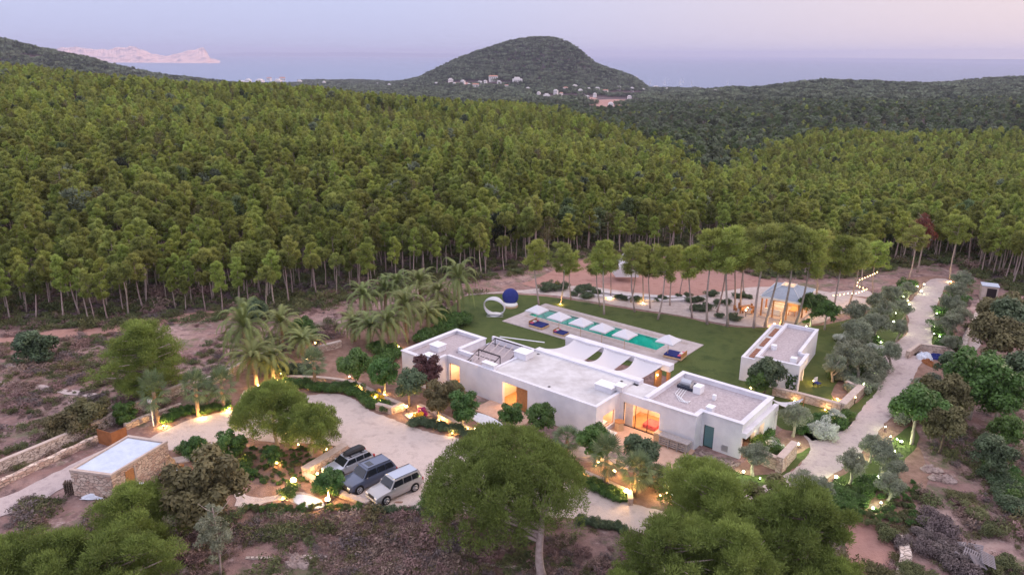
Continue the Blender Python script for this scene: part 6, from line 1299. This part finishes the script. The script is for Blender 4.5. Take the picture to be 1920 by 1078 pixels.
def clear(P):                         # village fields and clearings in the distance
    x, y = P[:, 0], P[:, 1]; px, py, _ = proj_np(np.column_stack([P, Hh(x, y)])); m = np.zeros(len(P), bool)
    for (cx, cy, a_, b_) in ((1150, 192, 55, 9), (1130, 205, 40, 6), (1060, 183, 75, 5), (900, 158, 70, 4), (1170, 176, 40, 4), (60, 108, 25, 3), (1650, 268, 30, 2), (500, 156, 70, 4)):
        m |= ((px-cx)/a_)**2+((py-cy)/b_)**2 < 1
    return ~m
P2 = forest_pts(330, 640, 3.5); P2 = P2[(rng.random(len(P2)) < np.clip(.9+vnoise(P2[:, 0], P2[:, 1], 30, 9)*1.2+vnoise(P2[:, 0], P2[:, 1], 11, 19)*.6, .2, 1))]
P3 = forest_pts(640, 1250, 7.0); P3 = P3[rng.random(len(P3)) < .92]; P4 = forest_pts(1250, 4300, 15., .95)
P3 = P3[clear(P3)]; P4 = P4[clear(P4)]; P4 = P4[Hh(P4[:, 0], P4[:, 1]) > -104]
def dark_share(P):                    # the first ridge is bright Aleppo pine, the valleys behind it darker wood
    a_ = P[:, 0]/P[:, 1]; lim = np.interp(a_, [-.8, -.36, 0, .1, .2, .27, .4, .8], [600, 620, 470, 400, 300, 240, 430, 430]); return np.clip((P[:, 1]-lim)/60+.1+vnoise(P[:, 0], P[:, 1], 40, 12)*.8, .06, .96)
pts, sc, ix = [], [], []
for P, base, s0, s1 in ((P1, 'n', (.85), 1.25), (P2, 'm', .85, 1.25), (P3, 'd', 1.2, 1.8), (P4, 'f', 1.0, 1.5)):
    z = Hh(P[:, 0], P[:, 1]); n = len(P); dk = rng.random(n) < dark_share(P); s = rng.uniform(s0, s1, n)
    if base == 'n': nearer = P[:, 1] < 210; k = np.where(nearer & ~dk, rng.integers(0, len(nearp), n), np.where(dk, i_drk+rng.integers(0, len(drkp), n), i_mid+rng.integers(0, len(midp), n)))
    elif base in 'md': k = np.where(dk, i_drk+rng.integers(0, len(drkp), n), i_mid+rng.integers(0, len(midp), n))
    else: k = i_far+rng.integers(0, len(farp), n)
    if base != 'f': k = np.where(rng.random(n) < .045, i_dead+rng.integers(0, 2, n), k)
    pts.append(np.column_stack([P, z-.1])); sc.append(np.column_stack([s*rng.uniform(.9, 1.15, n), s*rng.uniform(.9, 1.15, n), s*rng.uniform(.85, 1.15, n)*(.75 if base == 'd' else 1)])); ix.append(k)
pts = np.concatenate(pts); sc = np.concatenate(sc); ix = np.concatenate(ix); print('FOREST', len(pts), 'near individuals', len(sel))
scatter('pine_forest', pts, kinds, sc, ix)
# undergrowth: scrub on the wild ground and between trunks
ug = []
for kind, m in (('g', 'scrubg'), ('d', 'scrubd'), ('p', 'scrubp'), ('b', 'leafr')):
    for s in range(2):
        g_ = np.random.default_rng(s+500); cs = np.column_stack([g_.normal(size=(9, 2))*.38, .12+.25*g_.random(9)]); ug.append(leafmesh('scrub', cs, .2+.16*g_.random(9), 420, .075, .40, seed=s+500, m=m, shell=.25, up=.3, jit=1.1))
POLY = [G(*p)[:2] for p in ((-60, 912), (186, 835), (345, 742), (480, 680), (600, 640), (820, 600), (860, 556), (1000, 542), (1300, 555), (1450, 530), (1560, 528), (1700, 500), (1800, 500), (1815, 600), (1800, 700), (1760, 800), (1740, 900), (1690, 985), (1540, 1000), (1330, 1000), (1180, 996), (900, 966), (700, 962), (440, 965), (300, 900), (130, 940), (0, 985), (-60, 1000))]
def inpoly(x, y, poly):
    c = np.zeros(len(x), bool); n = len(poly)
    for i in range(n):
        x1, y1 = poly[i]; x2, y2 = poly[(i+1) % n]; t = ((y1 > y) != (y2 > y)) & (x < (x2-x1)*(y-y1)/(y2-y1+1e-12)+x1); c ^= t
    return c
def band(n, y0, y1):
    y = rng.uniform(y0, y1, n); x = rng.uniform(-.95, .95, n)*(y+12); return np.column_stack([x, y])
A_ = band(26000, 34, 112); o_ = ~inpoly(A_[:, 0], A_[:, 1], POLY); dn = vnoise(A_[:, 0], A_[:, 1], 9, 21)+.6*vnoise(A_[:, 0], A_[:, 1], 3.2, 22)
TR = []
for pl in ([(-80, 948), (0, 930), (100, 885), (180, 848), (240, 830), (244, 852), (200, 868), (130, 905), (60, 945), (0, 965), (-80, 990)], [(1582, 985), (1680, 985), (1690, 1010), (1665, 1050), (1660, 1140), (1560, 1140)], [(-40, 640), (40, 628), (110, 617), (220, 606), (330, 590), (420, 583), (470, 592), (430, 600), (330, 606), (220, 622), (110, 634), (20, 645)], [(1800, 660), (1822, 600), (1840, 575), (1862, 580), (1830, 660), (1802, 705)]):
    o_ &= ~inpoly(A_[:, 0], A_[:, 1], [G(*p)[:2] for p in pl])
A_ = A_[o_ & (rng.random(len(A_)) < np.clip(.30+dn*1.7, .03, .95))]
B_ = np.column_stack([rng.uniform(-150, 150, 30000), rng.uniform(90, 200, 30000)]); fy = forest_y(B_[:, 0], B_[:, 1]); B_ = B_[(B_[:, 1] > fy-3) & (np.abs(B_[:, 0]/B_[:, 1]) < .85)]; B_ = B_[rng.random(len(B_)) < .8]
C_ = []
for (x0, x1, y0, y1, n_) in ((620, 1000, 985, 1078, 900), (40, 200, 925, 1000, 300), (1180, 1300, 1000, 1078, 100), (330, 640, 985, 1010, 160)):
    C_ += [G(rng.uniform(x0, x1), rng.uniform(y0, y1))[:2] for _ in range(n_)]
C_ = np.array(C_); C_ = C_[vnoise(C_[:, 0], C_[:, 1], 4, 41) > -.15]; A_ = np.concatenate([A_, C_])
U2 = np.concatenate([A_, B_]); z = Hh(U2[:, 0], U2[:, 1]); n = len(U2); nA = len(A_)
mixv = vnoise(U2[:, 0], U2[:, 1], 6, 31); green = (rng.random(n) < np.where(np.arange(n) < nA, .30+mixv*.8, .75)); k = np.where(green, rng.integers(0, 2, n), np.where(rng.random(n) < .6, 2+rng.integers(0, 2, n), np.where(rng.random(n) < .5, 4+rng.integers(0, 2, n), 6+rng.integers(0, 2, n))))
s = rng.uniform(.35, 1.1, n)*np.where(rng.random(n) < .08, 1.7, 1); s[nA:] *= 1.5
scatter('undergrowth', np.column_stack([U2, z-.03]), ug, np.column_stack([s, s, s*rng.uniform(.7, 1.1, n)]), k)
tp = np.array(TINY); scatter('low_bed_plants', np.column_stack([tp[:, :2], np.full(len(tp), .0)]), [PROT['bush_scrub'][0][1], PROT['bush_green'][0][1]], np.column_stack([tp[:, 2]]*3), rng.integers(0, 2, len(tp)))
print('UNDER', n)

# ================================================================ FAR LAND AND SEA
def ridge(name, pts, Y, thick, base, m, label=None, jag=0., shear=0., cat='cliff', kind=None):
    cols = []; b = MB(); P = []
    x0, x1 = pts[0][0], pts[-1][0]; n = int((x1-x0)/3)+1
    for i in range(n+1):
        px = x0+(x1-x0)*i/n; row = np.interp(px, [p[0] for p in pts], [p[1] for p in pts])+random.uniform(-jag, jag); d_ = ray(px, row); t = Y/d_[1]; P.append((d_[0]*t, max(CH+d_[2]*t, base+1)))
    rows = 9; k0 = 0; v_ = []
    for j in range(rows+1):
        q = j/rows*2-1; fz = (1-abs(q))**.65
        for i, (x, zt) in enumerate(P): z = base+(zt-base)*fz*(1+(.05*math.sin(i*.7+j*1.1)+random.uniform(-.04, .04))*(0 < abs(q)) ); v_.append((x*(1+q*thick/Y), Y+q*thick, z if abs(q) > .01 else zt))
    w_ = len(P)
    for j in range(rows):
        for i in range(w_-1): a_ = j*w_+i; b.f.append((a_, a_+1, a_+w_+1, a_+w_))
    b.v = v_; o = b.build(name, m); return tag(o, label, cat, kind=kind)
cliffm = mat('pink_cliff_rock', (.48, .31, .29), .95, (.74, .53, .48), .006, (.34, .26, .29), detail=10, lo=.35, hi=.62, bump=1., bs=.02)
ridge('cliffs', [(100, 93), (118, 88), (150, 87), (168, 91), (200, 92), (215, 89), (232, 87), (252, 86), (266, 92), (285, 100), (300, 103.5), (318, 104), (335, 99), (352, 94), (372, 90), (382, 89), (388, 97), (394, 109), (412, 113.5)], 12000, 900, -112, cliffm, jag=.2, kind='structure')
ridge('far_headland', [(1128, 128), (1135, 129), (1148, 133), (1160, 135), (1172, 139), (1180, 142.5), (1196, 144)], 3350, 60, -112, cliffm, jag=.4, kind='structure')
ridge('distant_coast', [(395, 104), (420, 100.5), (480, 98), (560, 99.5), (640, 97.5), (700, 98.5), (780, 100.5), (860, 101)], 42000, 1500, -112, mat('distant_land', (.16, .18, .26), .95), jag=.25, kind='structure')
# boats
def boat(px, Y, Ln, mast, label, i):
    x = (px-960)/1326*Y; o = empty('sailing_boat' if mast else 'motor_boat', (x, Y, -110), label, 'boat', 'boats moored on the bay' if mast else 'boats far out on the sea', rz=random.uniform(-.4, .4))
    h_ = MB(); v_ = []
    for t, wd in ((-1, .75), (-.4, 1), (.3, .9), (1, .05)): v_ += [(t*Ln/2, -wd*Ln*.13, Ln*.11), (t*Ln/2, -wd*Ln*.08, -.4), (t*Ln/2, wd*Ln*.08, -.4), (t*Ln/2, wd*Ln*.13, Ln*.11)]
    f_ = [(0, 1, 2, 3), (15, 14, 13, 12)]+[(k*4+j, (k+1)*4+j, (k+1)*4+(j+1) % 4, k*4+(j+1) % 4) for k in range(3) for j in range(4)]
    h_.add(v_, f_); local(h_, 'hull', 'whitem', o); local(MB().box(-Ln*.25, Ln*.2, -Ln*.07, Ln*.07, Ln*.11, Ln*.19), 'cabin', 'whitem', o)
    if mast: local(MB().tube([(0, 0, 0), (0, 0, mast)], Ln*.022, 6), 'mast', 'whitem', o); local(MB().add([(0, -.5, Ln*.25), (0, .5, Ln*.25), (0, .2, mast*.95), (0, -.2, mast*.95), (-Ln*.4, -.5, Ln*.28), (-Ln*.4, .5, Ln*.28)], [(0, 1, 2, 3), (0, 4, 5, 1), (0, 3, 4), (1, 5, 2), (3, 2, 5, 4)]), 'furled_sail', 'cloth', o)
for i, (px, Y, Ln, ms) in enumerate(((1197, 4000, 20, 30), (1222, 3900, 26, 40), (1249, 3950, 28, 42), (1253, 4300, 18, 26), (1226, 4900, 22, 0), (1106, 5600, 20, 0), (1268, 3900, 18, 30), (1330, 4100, 16, 26))):
    boat(px, Y, Ln, ms, '%s white boat moored beside the headland, counted from the left' % ORD[i], i)
for i, (px, Y, Ln) in enumerate(((425, 20000, 70), (515, 22000, 75), (708, 26000, 90), (727, 24000, 100), (765, 26000, 70), (620, 26000, 50))): boat(px, Y, Ln, 0, '%s tiny white ship on the far horizon, from the left' % ORD[i], i)
# village houses
_yy = np.arange(450, 4200, 6.)
def hit(px, py):                      # first terrain point the line of sight through a pixel meets beyond the first ridge
    d_ = ray(px, py); t = _yy/d_[1]; x_ = d_[0]*t; z_ = CH+d_[2]*t; h_ = Hh(x_, _yy); k = np.argmax(z_ < h_+3) if (z_ < h_+3).any() else int(np.argmin(z_-h_)); return np.array([x_[k], _yy[k], h_[k]])
def house(px, py, wd, hh, label, tiled=False, k=1):
    q = hit(px, py); z = q[2]
    o = empty('village_house', (q[0], q[1], z+5.5), label, 'house', 'white houses of the distant village', rz=random.uniform(-.5, .5)); s = q[1]/1390
    w_ = wd*s; h_ = hh*s
    local(MB().box(-w_/2, w_/2, -w_*.3, w_*.3, -8, h_), 'wall', 'house', o)
    if tiled: local(MB().add([(-w_*.55, -w_*.35, h_), (w_*.55, -w_*.35, h_), (w_*.55, w_*.35, h_), (-w_*.55, w_*.35, h_), (-w_*.4, 0, h_*1.35), (w_*.4, 0, h_*1.35)], [(0, 1, 5, 4), (1, 2, 5), (2, 3, 4, 5), (3, 0, 4)]), 'roof', 'tile', o)
    else: local(MB().box(-w_*.3, w_*.25, -w_*.2, w_*.2, h_, h_*1.4), 'upper_storey', 'house', o)
    wnd = MB()
    for j in range(4): wnd.box(-w_*.42+j*w_*.23, -w_*.34+j*w_*.23, -w_*.3-.15, -w_*.3-.02, h_*.25, h_*.65)
    local(wnd, 'window', 'metal', o)
HS = [(252, 138, 6, 3, 0), (370, 148, 6, 3, 1), (455, 157, 12, 3, 0), (466, 155, 10, 4, 0), (488, 157, 14, 5, 0), (505, 152, 8, 4, 1), (522, 157, 12, 5, 0), (530, 153, 10, 5, 1), (562, 157, 8, 4, 0), (608, 159, 6, 3.5, 0), (708, 160, 4, 2, 0), (792, 161, 4, 2, 0), (818, 161, 7, 3, 0), (845, 155, 9, 4, 0), (852, 161, 5, 3, 0), (868, 158, 8, 4, 0), (892, 166, 12, 5, 1), (900, 160, 10, 4, 0), (925, 151, 16, 5, 1), (936, 158, 7, 3, 0), (970, 158, 16, 7, 0), (1010, 179, 6, 3, 0), (1025, 187, 11, 6, 0), (1060, 171, 8, 4, 1), (1078, 167, 9, 4, 0), (1099, 186, 10, 3, 0), (1120, 170, 8, 3, 0), (1230, 167, 12, 3, 0), (1250, 171, 5, 3, 0), (1342, 175, 9, 3, 0), (1313, 170, 4, 3, 0), (1766, 148, 8, 3, 0)]
HX = [(730, 163, 6, 3, 0), (760, 164, 6, 3, 1), (880, 163, 7, 3, 0), (910, 157, 6, 3, 0), (950, 165, 7, 3, 1), (990, 170, 7, 3, 0), (1042, 176, 8, 4, 0), (1052, 180, 6, 3, 1), (1088, 175, 8, 4, 0), (1104, 171, 7, 3, 0), (1115, 181, 6, 3, 0), (1135, 176, 9, 4, 1), (1160, 168, 8, 3, 0), (1185, 170, 6, 3, 0), (1205, 172, 8, 3, 0), (1145, 201, 9, 4, 0), (1180, 186, 7, 3, 0)]
for i, (px, py, wd, hh, tl) in enumerate(HS):
    lab = 'white house of the distant village, %s from the left' % ORD[i] if i < 30 else ['small white house in the trees right of the bay', 'white house on the far right ridge'][i-30]
    house(px, py, wd, hh, lab, bool(tl))
for i, (px, py, wd, hh, tl) in enumerate(HX): house(px, py, wd, hh, 'small farmhouse on the plain before the hill, %s from the left' % ORD[i], bool(tl))
for (cx, cy, a_, b_, m) in ((1150, 192, 50, 7, 'redsoil'), (1120, 205, 40, 5, 'gravel2'), (1060, 184, 60, 4, 'redsoil'), (870, 157, 40, 3, 'redsoil')):
    pl = [(cx+a_*math.cos(t), cy+b_*math.sin(t)) for t in np.linspace(0, 2*math.pi, 15)[:-1]]; W_ = []
    for p in pl:
        W_.append(hit(*p)[:2])
    sheet('field', W_, 1.0, m, pix=False, jit=2, step=40)

# ================================================================ AIR
hz = MB().box(-14000, 14000, -700, 45500, -112.5, 260).build('haze', None); hz['kind'] = 'stuff'
hm = bpy.data.materials.new('haze'); hm.use_nodes = True; t_ = hm.node_tree; t_.nodes.remove(t_.nodes['Principled BSDF']); pv_ = t_.nodes.new('ShaderNodeVolumePrincipled'); pv_.inputs['Color'].default_value = (.72, .73, .96, 1); pv_.inputs['Density'].default_value = 5e-5; pv_.inputs['Anisotropy'].default_value = .1
t_.links.new(pv_.outputs[0], t_.nodes['Material Output'].inputs['Volume']); hz.data.materials.append(hm)
